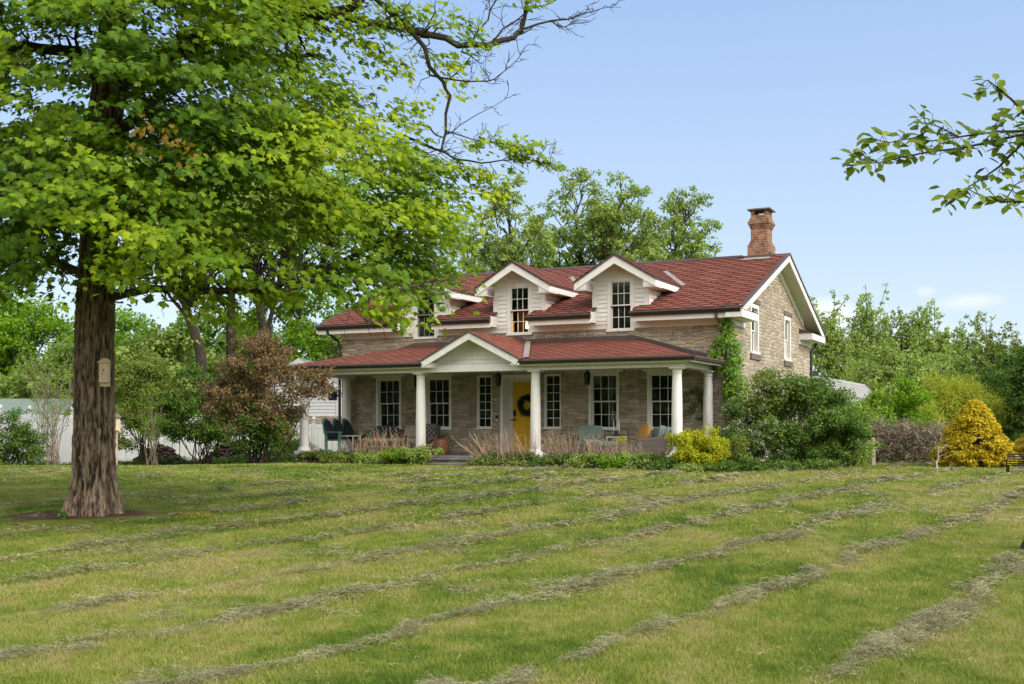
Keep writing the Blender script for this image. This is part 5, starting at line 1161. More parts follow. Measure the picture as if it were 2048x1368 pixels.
for (px, d, yt, yb, wpx, mat, n, sz, sd, lab) in (
    (1665, 56, 598, 860, 100, 'dusk', 8000, .20, 140, 'slim feathery tree rising right beside the back corner of the house'),
    (1735, 58, 585, 860, 100, 'dusk', 9000, .20, 141, 'tall pointed green tree, second from the house corner'),
    (1808, 60, 585, 860, 120, 'mid', 9000, .20, 142, 'tall feathery tree above the white pergola end'),
    (1870, 56, 632, 870, 140, 'mid', 10000, .20, 143, 'broad mid green tree above the yellow green shrub'),
    (1935, 60, 625, 860, 110, 'dusk', 8000, .20, 144, 'thin topped tree behind the golden cypress'),
    (2005, 58, 632, 860, 130, 'olive', 9000, .20, 145, 'greyish green tree near the right edge of the view'),
    (2075, 54, 650, 880, 130, 'olive', 8000, .20, 146, 'greyish tree cut by the right edge of the view'),
    (1770, 48, 690, 880, 200, 'dusk', 10000, .19, 147, 'low dark tree behind the pergola end'),
    (1880, 48, 715, 890, 170, 'dusk', 8000, .19, 148, 'low dark tree behind the yellow green shrub')):
    bg_tree('tree', lab, px, d, yt + (38 if yt < 680 else 8), yb, wpx * 1.15, {'dusk': 'mid'}.get(mat, mat), int(n * 1.2), sz * .72, sd, RG, nc=56, sub=12, cr=.26, sr=[.21, .11], narrow=.8, shoots=int(14 + (sd * 7) % 22) if yt < 680 else 0, up=.3)
T_STRAW = (np.array([[-.04, 0, 0], [.04, 0, 0], [.02, .55, .10], [.0, 1, .30]]), np.array([[0, 1, 2], [0, 2, 3]]))
for i, (x, y) in enumerate([(-2 - 62 * math.cos(a), 20 - 66 * math.sin(a)) for a in np.linspace(-.02, 1.55, 15)]):
    t = thing('tree', 'tree behind the photographer, outside the view', 'tree', (x, y, 0), 0, 'trees behind the photographer'); g = np.random.default_rng(900 + i)
    MB().tube([(0, 0, 0), (0, 0, 7)], [.3, .15], 8).build('trunk', M['bark2'], t)
    P, Nn, D, Sz, Rr = clump_leaves(np.stack([g.normal(size=90) * 3.6, g.normal(size=90) * 3.0, .5 + g.random(90) * 13], 1), [1.8], 4500, 1.0, i); leaves('crown', T_DIA, P, Nn, D, Sz, Rr, L['dusk'], t)
# ---- shrubs, right side
SG = 'shrubs on the right of the house'
def ht(ytop, d, pos): return EYE + (CY - ytop) / F_PX * d - pos.z
p = gat(1592, 27.2); shrub('viburnum_bush', 'very large dark green bush with small white blossoms at the corner of the house', 'shrub', p, 1.72, 1.3, ht(768, 27.2, p), 'hedge', 60000, .058, 200, None, 34, nc=170, sub=7, sr=.17, cr=.27, extra=('blossom', 420, .045, lambda C: (C[:, 0] < -.3) & (C[:, 2] < 1.5)))
p = gat(1560, 27.0); shrub('viburnum_bush', 'loose tall sprays of the light green bush against the gable wall, above the big bush', 'shrub', p, .75, .6, ht(742, 27.0, p), 'olive', 6500, .055, 201, None, 16, nc=34, sub=4, sr=.2, cr=.3, z0=1.1, extra=('blossom', 90, .045, lambda C: C[:, 2] > 1.4))
p = gat(1690, 28.0); shrub('viburnum_bush', 'lighter green right shoulder of the big bush beside the brown hedge', 'shrub', p, .6, .9, ht(800, 28, p), 'mid', 12000, .06, 202, None, 14, nc=44, sub=6, sr=.17)
p = gat(1402, 25.6); shrub('spirea_bush', 'round bright yellow bush in front of the right porch column', 'shrub', p, .66, .55, ht(862, 25.6, p), 'gold', 26000, .045, 203, None, 20, nc=80, sub=6, sr=.12, cr=.16)
p = gat(1462, 26.0); shrub('spirea_bush', 'half green part of bush between the yellow bush and the large dark bush', 'shrub', p, .42, .5, ht(878, 26, p), 'olive', 8000, .045, 204, None, 12, nc=36, sub=5, sr=.11, cr=.15)
for i, (px, d, h_, m_) in enumerate(((1335, 25.4, .28, 'dusk'), (1385, 24.9, .22, 'mid'), (1445, 24.9, .30, 'dusk'), (1500, 25.3, .34, 'dusk'), (1565, 25.5, .25, 'hedge'), (1640, 25.7, .28, 'hedge'))):
    p = gat(px, d); shrub('ground_cover_plant', ['low leafy plant at the right end of the dry stalk border', 'low bright leafy plant below the yellow bush', 'low dark leafy plant right of the yellow bush', 'leafy plant at the left foot of the large dark bush', 'low plant under the middle of the large dark bush', 'low plant under the right half of the large dark bush'][i], 'plant', p, .42, .22, h_ * .7, m_, 1500, .05, 210 + i, 'low plants edging the lawn', 6, nc=18, sub=4, sr=.1, cr=.12)
p = gat(1795, 35); shrub('shrub', 'fresh light green bush behind the brown twig hedge', 'shrub', p, .95, .9, ht(765, 35, p), 'bright', 16000, .08, 220, None, 16, nc=60, sub=6, sr=.2, cr=.3)
p = gat(1905, 39); shrub('feathery_shrub', 'tall feathery yellow green shrub rising behind the golden cypress', 'shrub', p, 1.35, 1.2, ht(752, 39, p), 'lime', 26000, .22, 221, None, 30, T=T_STRAW, nc=80, sub=6, sr=.3, cr=.35, up=.0)
p = gat(1835, 36); shrub('feathery_shrub', 'smaller feathery yellow green shrub left of the tall one', 'shrub', p, .6, .6, ht(785, 36, p), 'lime', 8000, .18, 222, None, 16, T=T_STRAW, nc=34, sub=5, sr=.25, cr=.25, up=0)
for i, (px, d, yt, rx, m_, lab) in enumerate(((2000, 40, 700, 1.3, 'hedge', 'tall dark evergreen shrub behind the golden cypress'), (2080, 38, 680, 1.2, 'dusk', 'tall dark shrub cut by the right edge'), (1960, 42, 740, 1.0, 'dusk', 'dark shrub between feathery shrub and evergreen'))):
    p = gat(px, d); shrub('evergreen_shrub', lab, 'shrub', p, rx, 1.2, ht(yt, d, p), m_, 17000, .10, 223 + i, None, 14, nc=70, sub=6, sr=.24, cr=.4)
def twig_hedge(px, d, yt, rx, lab, sd):
    p = gat(px, d); h = ht(yt, d, p); g = np.random.default_rng(sd); t = thing('bare_hedge', lab, 'hedge', p, 0, 'leafless brown twig hedge'); mb = MB()
    for _ in range(120):
        x = g.uniform(-rx, rx); y = g.normal() * .3; wiggle((x, y, 0), (x + g.normal() * .4, y + g.normal() * .35, h * (.40 + .75 * g.random())), .008, .002, mb, g, 6, .07, .05, 4)
    mb.build('stems', M['deadtwig'], t); n = 6000
    P = np.stack([g.uniform(-rx, rx, n), g.normal(size=n) * .42, g.random(n) ** .8 * h * .93], 1); P[:, 2] *= .62 + .50 * vnoise(P[:, 0] * 2.2 + sd, P[:, 1] * 2, sd)
    D = np.stack([g.normal(size=n), g.normal(size=n), g.normal(size=n) * .7 + .5], 1)
    leaves('twigs', T_STRAW, P, g.normal(size=(n, 3)), D, .12 + .18 * g.random(n), g.random(n), L['twighedge'], t)
    n = 4200; P = np.stack([g.uniform(-rx, rx, n), g.normal(size=n) * .42, g.random(n) ** 1.4 * h], 1); leaves('foliage', T_DIA, P, g.normal(size=(n, 3)) + [0, 0, .6], g.normal(size=(n, 3)), .05, g.random(n), L['dusk'], t)
twig_hedge(1800, 30.5, 838, .85, 'leafless brown hedge section directly right of the large dark bush', 230)
twig_hedge(1885, 31.5, 852, .75, 'leafless brown hedge section left of the golden cypress', 231)
p = gnd(1874, 949); s = thing('dead_sapling', 'thin pale bare sapling in front of the brown hedge', 'sapling', p); mb = MB(); gS = np.random.default_rng(8)
wiggle((0, 0, -.05), (.03, 0, .62), .022, .010, mb, gS, 7, .03); 
for i in range(7): z = .25 + .05 * i; wiggle((0, 0, z), (gS.normal() * .16, gS.normal() * .2, z + .12), .006, .003, mb, gS, 4, .08)
mb.build('stem', M['palebark'], s)
p = gat(1746, 28.6); s = thing('wooden_post', 'short weathered grey post beside the large dark bush', 'post', p); MB().box(-.05, .05, -.05, .05, -.1, .66).extr([(-.06, -.06, .66), (.06, -.06, .66), (0, -.06, .72)], (0, .12, 0)).build('post', M['palebark'], s, .008)
def cypress(px, d, yt, rx, lab, sd, n=60000):
    p = gat(px, d); h = ht(yt, d, p); g = np.random.default_rng(sd); t = thing('golden_cypress', lab, 'shrub', p, 0, 'golden cypresses')
    C = []
    for _ in range(380):
        z = g.random() ** 1.15; a = g.random() * 6.283; r = rx * (1 - z ** 1.7) ** .85 * (.45 + .28 * g.random() ** .5 + .50 * float(vnoise(a * 1.6 + sd, z * 5.5, sd))) + .03; C.append((r * math.cos(a), r * math.sin(a), .10 + z * (h - .18)))
    C = np.array(C); mb = MB(); mb.tube([(0, 0, -.05), (0, 0, h * .5), (0, 0, h * .9)], [.06, .04, .01], 7)
    for c in C[::2]: wiggle((0, 0, c[2] * .7), c, .018, .006, mb, g, 4, .04, -.03, 4)
    mb.build('trunk', M['bark2'], t)
    S = sub_clumps(C, .08, 4, g); tone = np.repeat(.35 + .65 * g.random(len(C)), 4)
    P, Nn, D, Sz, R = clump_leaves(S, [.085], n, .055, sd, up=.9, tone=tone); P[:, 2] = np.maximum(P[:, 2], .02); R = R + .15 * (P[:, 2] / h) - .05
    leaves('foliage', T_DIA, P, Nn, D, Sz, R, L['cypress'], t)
    n = 3000; i = g.integers(0, len(C), n); P = C[i] * np.array([.78, .78, .95]) + g.normal(size=(n, 3)) * .09; P[:, 2] = np.maximum(P[:, 2], .02); leaves('inner_twigs', T_STRAW, P, g.normal(size=(n, 3)), g.normal(size=(n, 3)), .10, g.random(n), L['twighedge'], t)
cypress(1948, 27.5, 800, .86, 'cone shaped golden yellow cypress before the dark shrubs', 240)
cypress(2082, 28.5, 846, .7, 'second golden cypress cut by the right edge of the view', 241, 12000)
# bench at the right edge
s = thing('garden_bench', 'black iron garden bench at the right edge of the lawn', 'bench', gnd(2068, 948), -.5)
b_ = MB()
for i in range(5): b_.box(-.55, .55, .18 + i * .004, .20 + i * .004, .20 + i * .05, .225 + i * .05)
b_.build('backrest', M['black'], s); MB().box(-.55, .55, -.18, .18, .17, .19).build('seat', M['black'], s)
for x in (-.52, .52):
    for y in (-.15, .17): MB().box(x - .02, x + .02, y - .02, y + .02, 0, .17).build('leg', M['black'], s)
    MB().tube([(x, -.2, .17), (x, -.22, .30), (x, 0, .33), (x, .18, .31)], .015, 6).build('armrest', M['black'], s)
# pergola behind the house
s = thing('white_pergola', 'long white slatted pergola roof with scalloped edge stretching back behind the house', 'pergola', HL(.3, WID + .9, 0), YAW)
pz = 3.02; rf = MB(); NS = 26
for i in range(NS):
    y = i * .52
    pr_ = [(y + .52 * t, .09 * math.sin(math.pi * t) ** .7) for t in np.linspace(0, 1, 7)]
    for (ya, za), (yb, zb) in zip(pr_, pr_[1:]):
        rf.add([(.35, ya - .16, pz + za - .62), (.35, yb - .16, pz + zb - .62), (-.1, yb, pz + zb), (-.1, ya, pz + za)], [(0, 1, 2, 3)])
        rf.add([(-.1, ya, pz + za), (-.1, yb, pz + zb), (-3.1, yb, pz + zb), (-3.1, ya, pz + za)], [(0, 1, 2, 3)])
    rf.beam((.37, y - .16, pz - .63), (-.08, y, pz + .01), .05, .09)
M['pergola'] = plain('weathered_white_slats', (0.36, 0.355, 0.34), .7, .15, 4)
rf.build('slatted_roof', M['pergola'], s)
MB().box(.28, .38, 0, 13.4, pz - .75, pz - .63).build('beam', M['vinyl'], s)
MB().box(-3.1, -3.0, 0, 13.4, pz - .2, pz - .02).build('beam', M['vinyl'], s)
for x in (.33, -3.05):
    for y in (.1, 4.5, 9, 13.2): MB().box(x - .07, x + .07, y - .07, y + .07, -.6, pz - .76).build('post', M['vinyl'], s)

# ---- left side: fence, shed, garage, shrubs
FP = [(-100, 35.0, 1.86), (0, 36.6, 1.84), (60, 38.8, 1.83), (145, 41.0, 1.83), (250, 43.5, 1.83), (340, 44.0, 1.80), (430, 44.8, 1.75), (525, 45.6, 1.66), (627, 46.4, 1.50), (720, 47.2, 1.45)]
fn = thing('vinyl_fence', 'tall white vinyl panel fence with ball topped posts running behind the shrubs', 'fence', at(300, 846, 43.8) - Vector((0, 0, 1.5)))
fo = fn.location
for i, (a, b_) in enumerate(zip(FP, FP[1:])):
    pa = at(a[0], CY, a[1]); pb = at(b_[0], CY, b_[1]); za, zb = a[2], b_[2]
    mb = MB(); A = Vector((pa.x, pa.y, 0)) - fo; B = Vector((pb.x, pb.y, 0)) - fo; dirv = (B - A).normalized(); nn_ = Vector((-dirv.y, dirv.x, 0)); n_ = max(6, int((B - A).length / .19))
    for k in range(n_):
        q0 = A.lerp(B, k / n_); q1 = A.lerp(B, (k + .96) / n_); z0_ = za + (zb - za) * k / n_
        mb.extr([tuple(q0 + nn_ * .015), tuple(q1 + nn_ * .015), tuple(q1 - nn_ * .015), tuple(q0 - nn_ * .015)], (0, 0, 0))if False else mb.add([tuple(v) for v in (q0 - nn_ * .012 + Vector((0, 0, z0_ - 1.8)), q1 - nn_ * .012 + Vector((0, 0, z0_ - 1.8)), q1 + nn_ * .012 + Vector((0, 0, z0_ - 1.8)), q0 + nn_ * .012 + Vector((0, 0, z0_ - 1.8)), q0 - nn_ * .012 + Vector((0, 0, z0_ - .05)), q1 - nn_ * .012 + Vector((0, 0, z0_ - .05)), q1 + nn_ * .012 + Vector((0, 0, z0_ - .05)), q0 + nn_ * .012 + Vector((0, 0, z0_ - .05)))], [(0, 3, 2, 1), (4, 5, 6, 7), (0, 1, 5, 4), (1, 2, 6, 5), (2, 3, 7, 6), (3, 0, 4, 7)])
    for zz in (-.12, -1.68): mb.beam(tuple(A + Vector((0, 0, za + zz))), tuple(B + Vector((0, 0, zb + zz))), .05, .14)
    mb.build('fence_panel', M['vinyl'], fn)
    po = MB().box(A.x - .06, A.x + .06, A.y - .06, A.y + .06, za - 2.0, za + .04).box(A.x - .075, A.x + .075, A.y - .075, A.y + .075, za + .04, za + .08); po.lathe(A.x, A.y, [(.03, za + .08), (.075, za + .13), (.09, za + .18), (.075, za + .23), (.02, za + .27)], 12); po.build('fence_post', M['vinyl'], fn, smooth=True)
s = thing('garden_shed', 'low shed with grey green roof showing over the fence at the far left', 'shed', gat(20, 48))
MB().box(-3.2, 1.8, 0, 3, -.4, 1.95).build('wall', M['vinyl'], s); MB().extr([(-3.6, -.4, 1.93), (-3.6, 1.5, 2.75), (-3.6, 3.4, 1.93), (-3.6, 3.4, 1.85), (-3.6, 1.5, 2.66), (-3.6, -.4, 1.85)], (5.9, 0, 0)).build('roof', M['green_roof'], s)
# neighbouring garage
GD = 50.0; gp_ = at(600, CY, GD); s = thing('white_garage', 'white sided outbuilding with stone base and grey roof behind the fence, left of the house', 'outbuilding', (gp_.x, GD, 0), math.radians(-3))
rx_ = (677 - 600) / F_PX * GD; zE = EYE + (CY - 772) / F_PX * GD; zP = EYE + (CY - 716) / F_PX * GD; zS = EYE + (CY - 832) / F_PX * GD
MB().add([(-rx_, 0, zS), (rx_, 0, zS), (rx_, 0, zE), (0, 0, zP - .15), (-rx_, 0, zE)], [(0, 1, 2, 3, 4)]).box(-rx_, rx_, .02, 7, zS, zE).build('wall', M['vinyl'], s)
cl = MB(); z = zS
while z < zP - .3: hw = min(rx_ - .1, (zP - .2 - z) / (zP - zE) * rx_); cl.extr([(-hw, 0, z), (-hw, -.02, z), (-hw, 0, z + .14)], (2 * hw, 0, 0)); z += .15
cl.box(rx_ - .1, rx_ + .02, -.03, 0, zS, zE).build('siding', M['vinyl'], s)
MB().box(-rx_ - .03, rx_ + .03, -.06, 7, -.6, zS - .003).build('stone_base', M['stone2'], s)
r_ = MB()
for sg in (-1, 1): r_.extr([(0, -.3, zP), (sg * (rx_ + .25), -.3, zE - .1), (sg * (rx_ + .25), -.3, zE - .2), (0, -.3, zP - .1)], (0, 7.6, 0))
r_.build('roof', M['grey_roof'], s); r_ = MB()
for sg in (-1, 1): r_.extr([(0, -.33, zP - .02), (sg * (rx_ + .25), -.33, zE - .12), (sg * (rx_ + .25), -.33, zE - .32), (0, -.33, zP - .25)], (0, .03, 0))
r_.build('rake_board', M['vinyl'], s)
# heaps and trellis
for (px, rx, hh, lab, sd) in ((318, .95, .78, 'low dark brown rubble heap under the olive shrub nearest the maple', 1), (462, 1.0, .95, 'taller dark brown rubble heap between the dark shrub and the bronze shrub', 2)):
    p = gat(px, 40); g = np.random.default_rng(sd); t = thing('rubble_heap', lab, 'heap', p); mb = MB()
    for _ in range(260):
        a = g.random() * 6.28; r = g.random() ** .5; z = hh * (1 - r ** 1.6) * g.random() ** .4; x, y = rx * r * math.cos(a), .5 * r * math.sin(a); q = .05 + .07 * g.random()
        vs = [(x + q * (g.random() + .5) * math.cos(k * 1.047) * (1.3), y + q * math.sin(k * 1.047), z + q * (g.random() - .5) * .5) for k in range(6)] + [(x, y, z + q * .9), (x, y, z - q)]
        mb.add(vs, [(k, (k + 1) % 6, 6) for k in range(6)] + [((k + 1) % 6, k, 7) for k in range(6)])
    mb.build('rubble', M['heap'], t)
s = thing('plant_hoop', 'thin black metal hoop standing between the olive shrub and the dark shrub', 'plant support', gat(352, 39)); MB().tube([(-.13, 0, 0), (-.13, 0, 1.02), (-.10, 0, 1.10), (.10, 0, 1.10), (.13, 0, 1.02), (.13, 0, 0)], .012, 6).build('hoop', M['black'], s)
shp = [
 ('left_0', 'arching_shrub', 'dark green arching shrub at the left edge of the lawn', 15, 31.5, 812, 1.05, .9, 'dusk', 12000, .06, 300, 16, 46, .17),
 ('c', 'airy_shrub', 'tall airy olive green shrub just right of the maple trunk', 290, 37, 690, 1.2, .9, 'olive', 20000, .075, 301, 22, 60, .24),
 ('d', 'dark_shrub', 'tall shady green shrub between the airy shrub and the bronze one', 405, 37, 700, 1.5, 1.0, 'dusk', 27000, .08, 302, 26, 60, .22),
 ('f', 'round_shrub', 'low round green shrub behind the left porch column', 585, 33.2, 872, .66, .6, 'mid', 9000, .05, 304, 12, 40, .13)]
for (_, nm, lab, px, d, yt, rx, ry, m_, n, sz, sd, st, nc, sr) in shp:
    p = gat(px, d); shrub(nm, lab, 'shrub', p, rx, ry, ht(yt, d, p), m_, n, sz, sd, None, st, nc=nc, sub=6, sr=sr, cr=.3, z0=.05 if nm in ('round_shrub', 'arching_shrub') else .42, stem_r=.022)
# large bronze shrub
p = gat(522, 30.6); g = np.random.default_rng(310); t = thing('bronze_shrub', 'large shrub with bronze brown leaves left of the porch', 'shrub', p); mb = MB(); hB = ht(652, 30.6, p)
C = []
for _ in range(130):
    v = nrm(g.normal(size=(1, 3)))[0] * (g.random() ** .35); z = 1.75 + v[2] * 2.0
    if z < .6: z = .6 + g.random() * .6
    w_ = 1.55 * (1 - .25 * abs(v[2])) * min(1, .45 + z / 3.2); C.append((v[0] * w_, v[1] * 1.1, min(z, hB - .1) * (.9 + .14 * g.random())))
C += [(1.5, -.2, 2.35), (1.75, -.2, 2.2), (1.6, -.3, 2.0), (1.35, -.2, 2.5), (1.85, -.2, 2.45), (1.2, 0, 1.7), (1.1, 0, 2.0)]
C = np.array(C); C[:, 0] = np.where((C[:, 2] < 1.9) & (C[:, 0] > .85), .5 * C[:, 0], C[:, 0])
for i in range(34): c = C[g.integers(len(C))]; wiggle((g.normal() * .16, g.normal() * .16, -.05), c, .03, .006, mb, g, 7, .045, .05, 5)
S = sub_clumps(C, .32, 5, g)
for q, i in zip(S, np.repeat(np.arange(len(C)), 5)): mb.beam(tuple(C[i]), tuple(q), .008, .008)
mb.build('stems', M['bark2'], t)
hz_ = S[:, 2] / hB; top_ = hz_ + .25 * (g.random(len(S)) - .5) > .34
for nm, sel, m_, n in (('bronze_foliage', top_, 'brown', 24000), ('green_foliage', ~top_, 'dusk', 6000)):
    P, Nn, D, Sz, R = clump_leaves(S[sel], [.20], n, .07, 311, up=.3); leaves(nm, T_DIA, P, Nn, D, Sz, R, L[m_], t)
# bare multi stem shrub
def bare_shrub(px, d, yt, rx, lab, sd, k=26):
    p = gat(px, d); h = ht(yt, d, p); g = np.random.default_rng(sd); t = thing('bare_shrub', lab, 'shrub', p); mb = MB(); C = []
    for _ in range(k):
        e = Vector((g.uniform(-1, 1) * rx, g.normal() * .4, h * (.6 + .4 * g.random()))); pts = wiggle((g.normal() * .12, g.normal() * .1, -.05), e, .013, .004, mb, g, 8, .035, .05, 5)
        for _ in range(6): q = pts[g.integers(3, 8)]; v = (Vector(g.normal(size=3)) * .35 + Vector((0, 0, .6))); wiggle(q, q + v * .6, .007, .003, mb, g, 4, .06, 0, 4); C.append(tuple(q + v * .5))
    mb.build('stems', M['deadtwig'], t)
    P, Nn, D, Sz, R = clump_leaves(C, [.16], 1700, .05, sd); leaves('foliage', T_DIA, P, Nn, D, Sz, R, L['bright'], t)
bare_shrub(105, 34, 690, .95, 'nearly leafless shrub with tan stems fanning up by the fence, left of the maple', 320)
bare_shrub(305, 36, 780, .8, 'pale dry stems mixed into the airy shrub right of the maple', 321, 12)
# low weeds at the foot of the fence
for i, (px, d) in enumerate(((-20, 33.5), (60, 35), (150, 37), (262, 38), (340, 38), (420, 38), (500, 33), (560, 31))):
    p = gat(px, d); shrub('weed_patch', 'low green weeds at the foot of the ' + ['far left shrub by the edge', 'fence behind the arching shrub', 'fence directly left of the maple trunk', 'fence right behind the maple trunk', 'first rubble heap', 'tall shady shrub', 'bronze shrub', 'low round shrub'][i], 'weeds', p, .95, .25, .28, 'dusk', 2600, .05, 330 + i, 'weeds along the back of the lawn', 3, nc=26, sub=4, sr=.12, cr=.12)

# ---- border in front of the porch
bd = MB()
pts = [(-12.9, -3.2), (-12.2, -3.75), (-9.5, -3.95), (-7.3, -3.9), (-7.15, -3.55), (-5.7, -3.55), (-5.5, -3.95), (-3.0, -4.1), (0.6, -4.0), (1.0, -3.0), (.9, -.2), (-.2, -.1), (-.2, -2.6), (-12.1, -2.6)]
W_ = [HL(x, y) for x, y in pts]; zb_ = [float(gz(q.x, q.y)) + .035 for q in W_]; cpt = HL(-6, -3.2)
n_ = len(W_); 
for (x0, x1) in ((-12.9, -7.3), (-5.6, .9)):
    for i in range(14):
        a0 = x0 + (x1 - x0) * i / 14; a1 = x0 + (x1 - x0) * (i + 1) / 14
        q = [HL(a0, -3.95), HL(a1, -3.95), HL(a1, -2.66), HL(a0, -2.66)]; bd.add([(v.x, v.y, float(gz(v.x, v.y)) + .03) for v in q], [(0, 1, 2, 3)])
tag(bd.build('garden_bed', M['soil']), kind='structure')
def bedpt(px, ly):
    r = (px - CX) / F_PX; P0 = HL(0, ly); u = RM @ Vector((1, 0, 0)); a = (r * P0.y - P0.x) / (u.x - r * u.y); q = HL(a, ly); q.z = float(gz(q.x, q.y)) + .02; return q
def stalk_plant(px, ly, n, h, lean, lab, sd, spread=.22, leaf='mid', nl=1500, lh=.38):
    g = np.random.default_rng(sd); p = bedpt(px, ly); t = thing('dry_stalk_plant', lab, 'plant', p, 0, 'hydrangeas with last year\'s dry stalks along the porch'); mb = MB()
    for _ in range(n):
        b0 = Vector((g.normal() * spread * .6, g.normal() * .1, 0)); v = Vector((g.normal() * .30 + lean + b0.x * .5, g.normal() * .16, 1)).normalized() * h * (.45 + .6 * g.random())
        pts = [b0 + v * t_ + Vector((lean * .25 * t_ * t_, 0, -.03 * t_ * t_)) for t_ in (0, .35, .7, 1)]
        mb.tube(pts, [.0055, .0045, .004, .003], 3, g.random())
        if g.random() < .4: q = pts[2]; mb.tube([q, q + Vector((g.normal() * .08, g.normal() * .06, .14))], [.004, .003], 3)
    mb.build('stalks', M['stalk'], t)
    C = [(g.normal() * spread * 1.15, g.normal() * .14, lh * .72 * (.2 + .8 * g.random())) for _ in range(16)]
    P, Nn, D, Sz, R = clump_leaves(C, [.13], nl, .065, sd + 1); P[:, 2] = np.maximum(P[:, 2], .01); leaves('foliage', T_OVAL, P, Nn, D, Sz, R, L[leaf], t)
    P, Nn, D, Sz, R = clump_leaves([(c[0], c[1], c[2] * .8) for c in C[:8]], [.12], 420, .06, sd + 2); P[:, 2] = np.maximum(P[:, 2], .01); leaves('dry_foliage', T_DIA, P, Nn, D, Sz, R, L['brown'], t)
ord_ = ['first', 'second', 'third', 'fourth', 'fifth', 'sixth', 'seventh', 'eighth', 'ninth']
for i, (px, ly, n, h, lean, lf, nl, lh) in enumerate(((640, -3.2, 16, .5, -.3, 'dusk', 1200, .32), (675, -3.25, 26, .62, .1, 'dusk', 1300, .35), (722, -3.3, 55, .86, .05, 'dusk', 1300, .35), (762, -3.3, 55, .98, .0, 'mid', 1400, .38), (800, -3.3, 50, .98, .05, 'mid', 1600, .42), (838, -3.35, 30, .82, .35, 'mid', 2600, .48))):
    stalk_plant(px, ly, int(n * .85), h, lean, ord_[i] + ' dry stalked plant from the left, between the left corner column and the steps', 400 + i, leaf=lf, nl=nl, lh=lh)
for i, (px, ly, n, h, lean, lf, nl, lh) in enumerate(((975, -3.4, 60, .95, -.42, 'dusk', 1500, .35), (1020, -3.35, 55, .98, -.08, 'dusk', 1500, .36), (1058, -3.3, 55, .92, .0, 'dusk', 1600, .38), (1105, -3.35, 60, .98, .0, 'dusk', 1600, .38), (1145, -3.3, 60, 1.0, .05, 'dusk', 1500, .36), (1190, -3.3, 50, .85, .05, 'mid', 1700, .40), (1235, -3.3, 46, .78, .05, 'dusk', 1600, .36), (1275, -3.35, 40, .72, .05, 'mid', 1900, .42), (1312, -3.3, 26, .55, .1, 'dusk', 1600, .36))):
    stalk_plant(px, ly, int(n * .8), h, lean, ord_[i] + ' dry stalked plant to the right of the front steps', 420 + i, leaf=lf, nl=nl, lh=lh)
for i, (px, ly, m_, lab) in enumerate(((668, -3.7, 'olive', 'low green plant at the lawn edge below the green settee'), (735, -3.7, 'mid', 'low green plant at the lawn edge below the coffee table'), (790, -3.75, 'bright', 'bright green leafy plant at the lawn edge before the second column'), (835, -3.7, 'mid', 'full green leafy plant just left of the front steps'), (965, -3.75, 'olive', 'low green plant at the right foot of the front steps'), (1030, -3.8, 'olive', 'low green plant at the lawn edge below the yellow door'), (1090, -3.8, 'dusk', 'low green plant at the lawn edge before the third column'), (1160, -3.8, 'olive', 'low green plant at the lawn edge below the left wicker armchair'), (1225, -3.8, 'bright', 'bright low plant at the lawn edge below the candles'), (1290, -3.8, 'mid', 'low green plant at the lawn edge below the right wicker armchair'))):
    p = bedpt(px, ly); shrub('border_plant', lab, 'plant', p, .38, .22, [.18, .22, .38, .44, .15, .12, .15, .12, .26, .14][i], m_, [700, 1300, 1400, 1600, 500, 450, 700, 500, 1300, 600][i], .062, 440 + i, 'leafy plants edging the porch border', 5, T=T_OVAL, nc=18, sub=4, sr=.1, cr=.12)
# ---- vine on the corner downspout
g = np.random.default_rng(60); vn = thing('climbing_vine', 'green climbing vine on the downspout at the right front corner of the house', 'vine', HL(0, -.15, 0), YAW); mb = MB()
V0 = Vector((5.652, 29, 0)); path = [(.02, .35), (.06, .9), (-.02, 1.5), (.06, 2.0), (.02, 2.5), (-.05, 3.0), (-.10, 3.6), (-.06, 4.0)]
for k in range(5): mb.tube([(x + g.normal() * .06 + (.08 if z < 2.6 else 0), -.03 + g.normal() * .03, z) for x, z in path], .014, 6)
C = []; 
for z, x0, x1, k in ((4.05, -.12, .0, 5), (3.9, -.14, .06, 6), (3.7, -.22, .1, 8), (3.55, -.3, .2, 9), (3.4, -.45, .22, 12), (3.25, -.5, .25, 12), (3.1, -.35, .25, 9), (2.95, -.2, .25, 9), (2.75, -.1, .35, 10), (2.55, -.15, .4, 12), (2.35, -.1, .45, 13), (2.15, 0, .5, 13), (1.95, .1, .55, 9), (1.2, -.3, .05, 5), (1.0, -.35, .1, 6), (.8, -.3, .1, 5)):
    for _ in range(k): C.append((g.uniform(x0, x1), g.normal() * .08 - .02, z + g.normal() * .08))
for c in C[::2]: q = min(path, key=lambda w_: abs(w_[1] - c[2])); wiggle((q[0], -.03, q[1]), c, .006, .003, mb, g, 3, .08, 0, 4)
mb.build('stem', M['deadtwig'], vn); P, Nn, D, Sz, R = clump_leaves(C, [.16], 2300, .085, 61); Nn = Nn + np.array([.3, -.7, 0]); leaves('foliage', T_OVAL, P, Nn, D, Sz, R, L['vine'], vn)
v2 = thing('wall_creeper', 'sparse creeper tendrils on the porch wall between the two right columns', 'vine', HL(-.9, -.06, 0), YAW); mb = MB(); C = [(g.uniform(-.35, .3), -.02, 1.6 + g.random() * .75) for _ in range(16)]
for c in C: wiggle((0, 0, 2.5), c, .005, .003, mb, g, 4, .08, 0, 4)
mb.build('stem', M['deadtwig'], v2); P, Nn, D, Sz, R = clump_leaves(C, [.07], 260, .07, 62); leaves('foliage', T_OVAL, P, Nn + np.array([0, -.8, 0]), D, Sz, R, L['dusk'], v2)

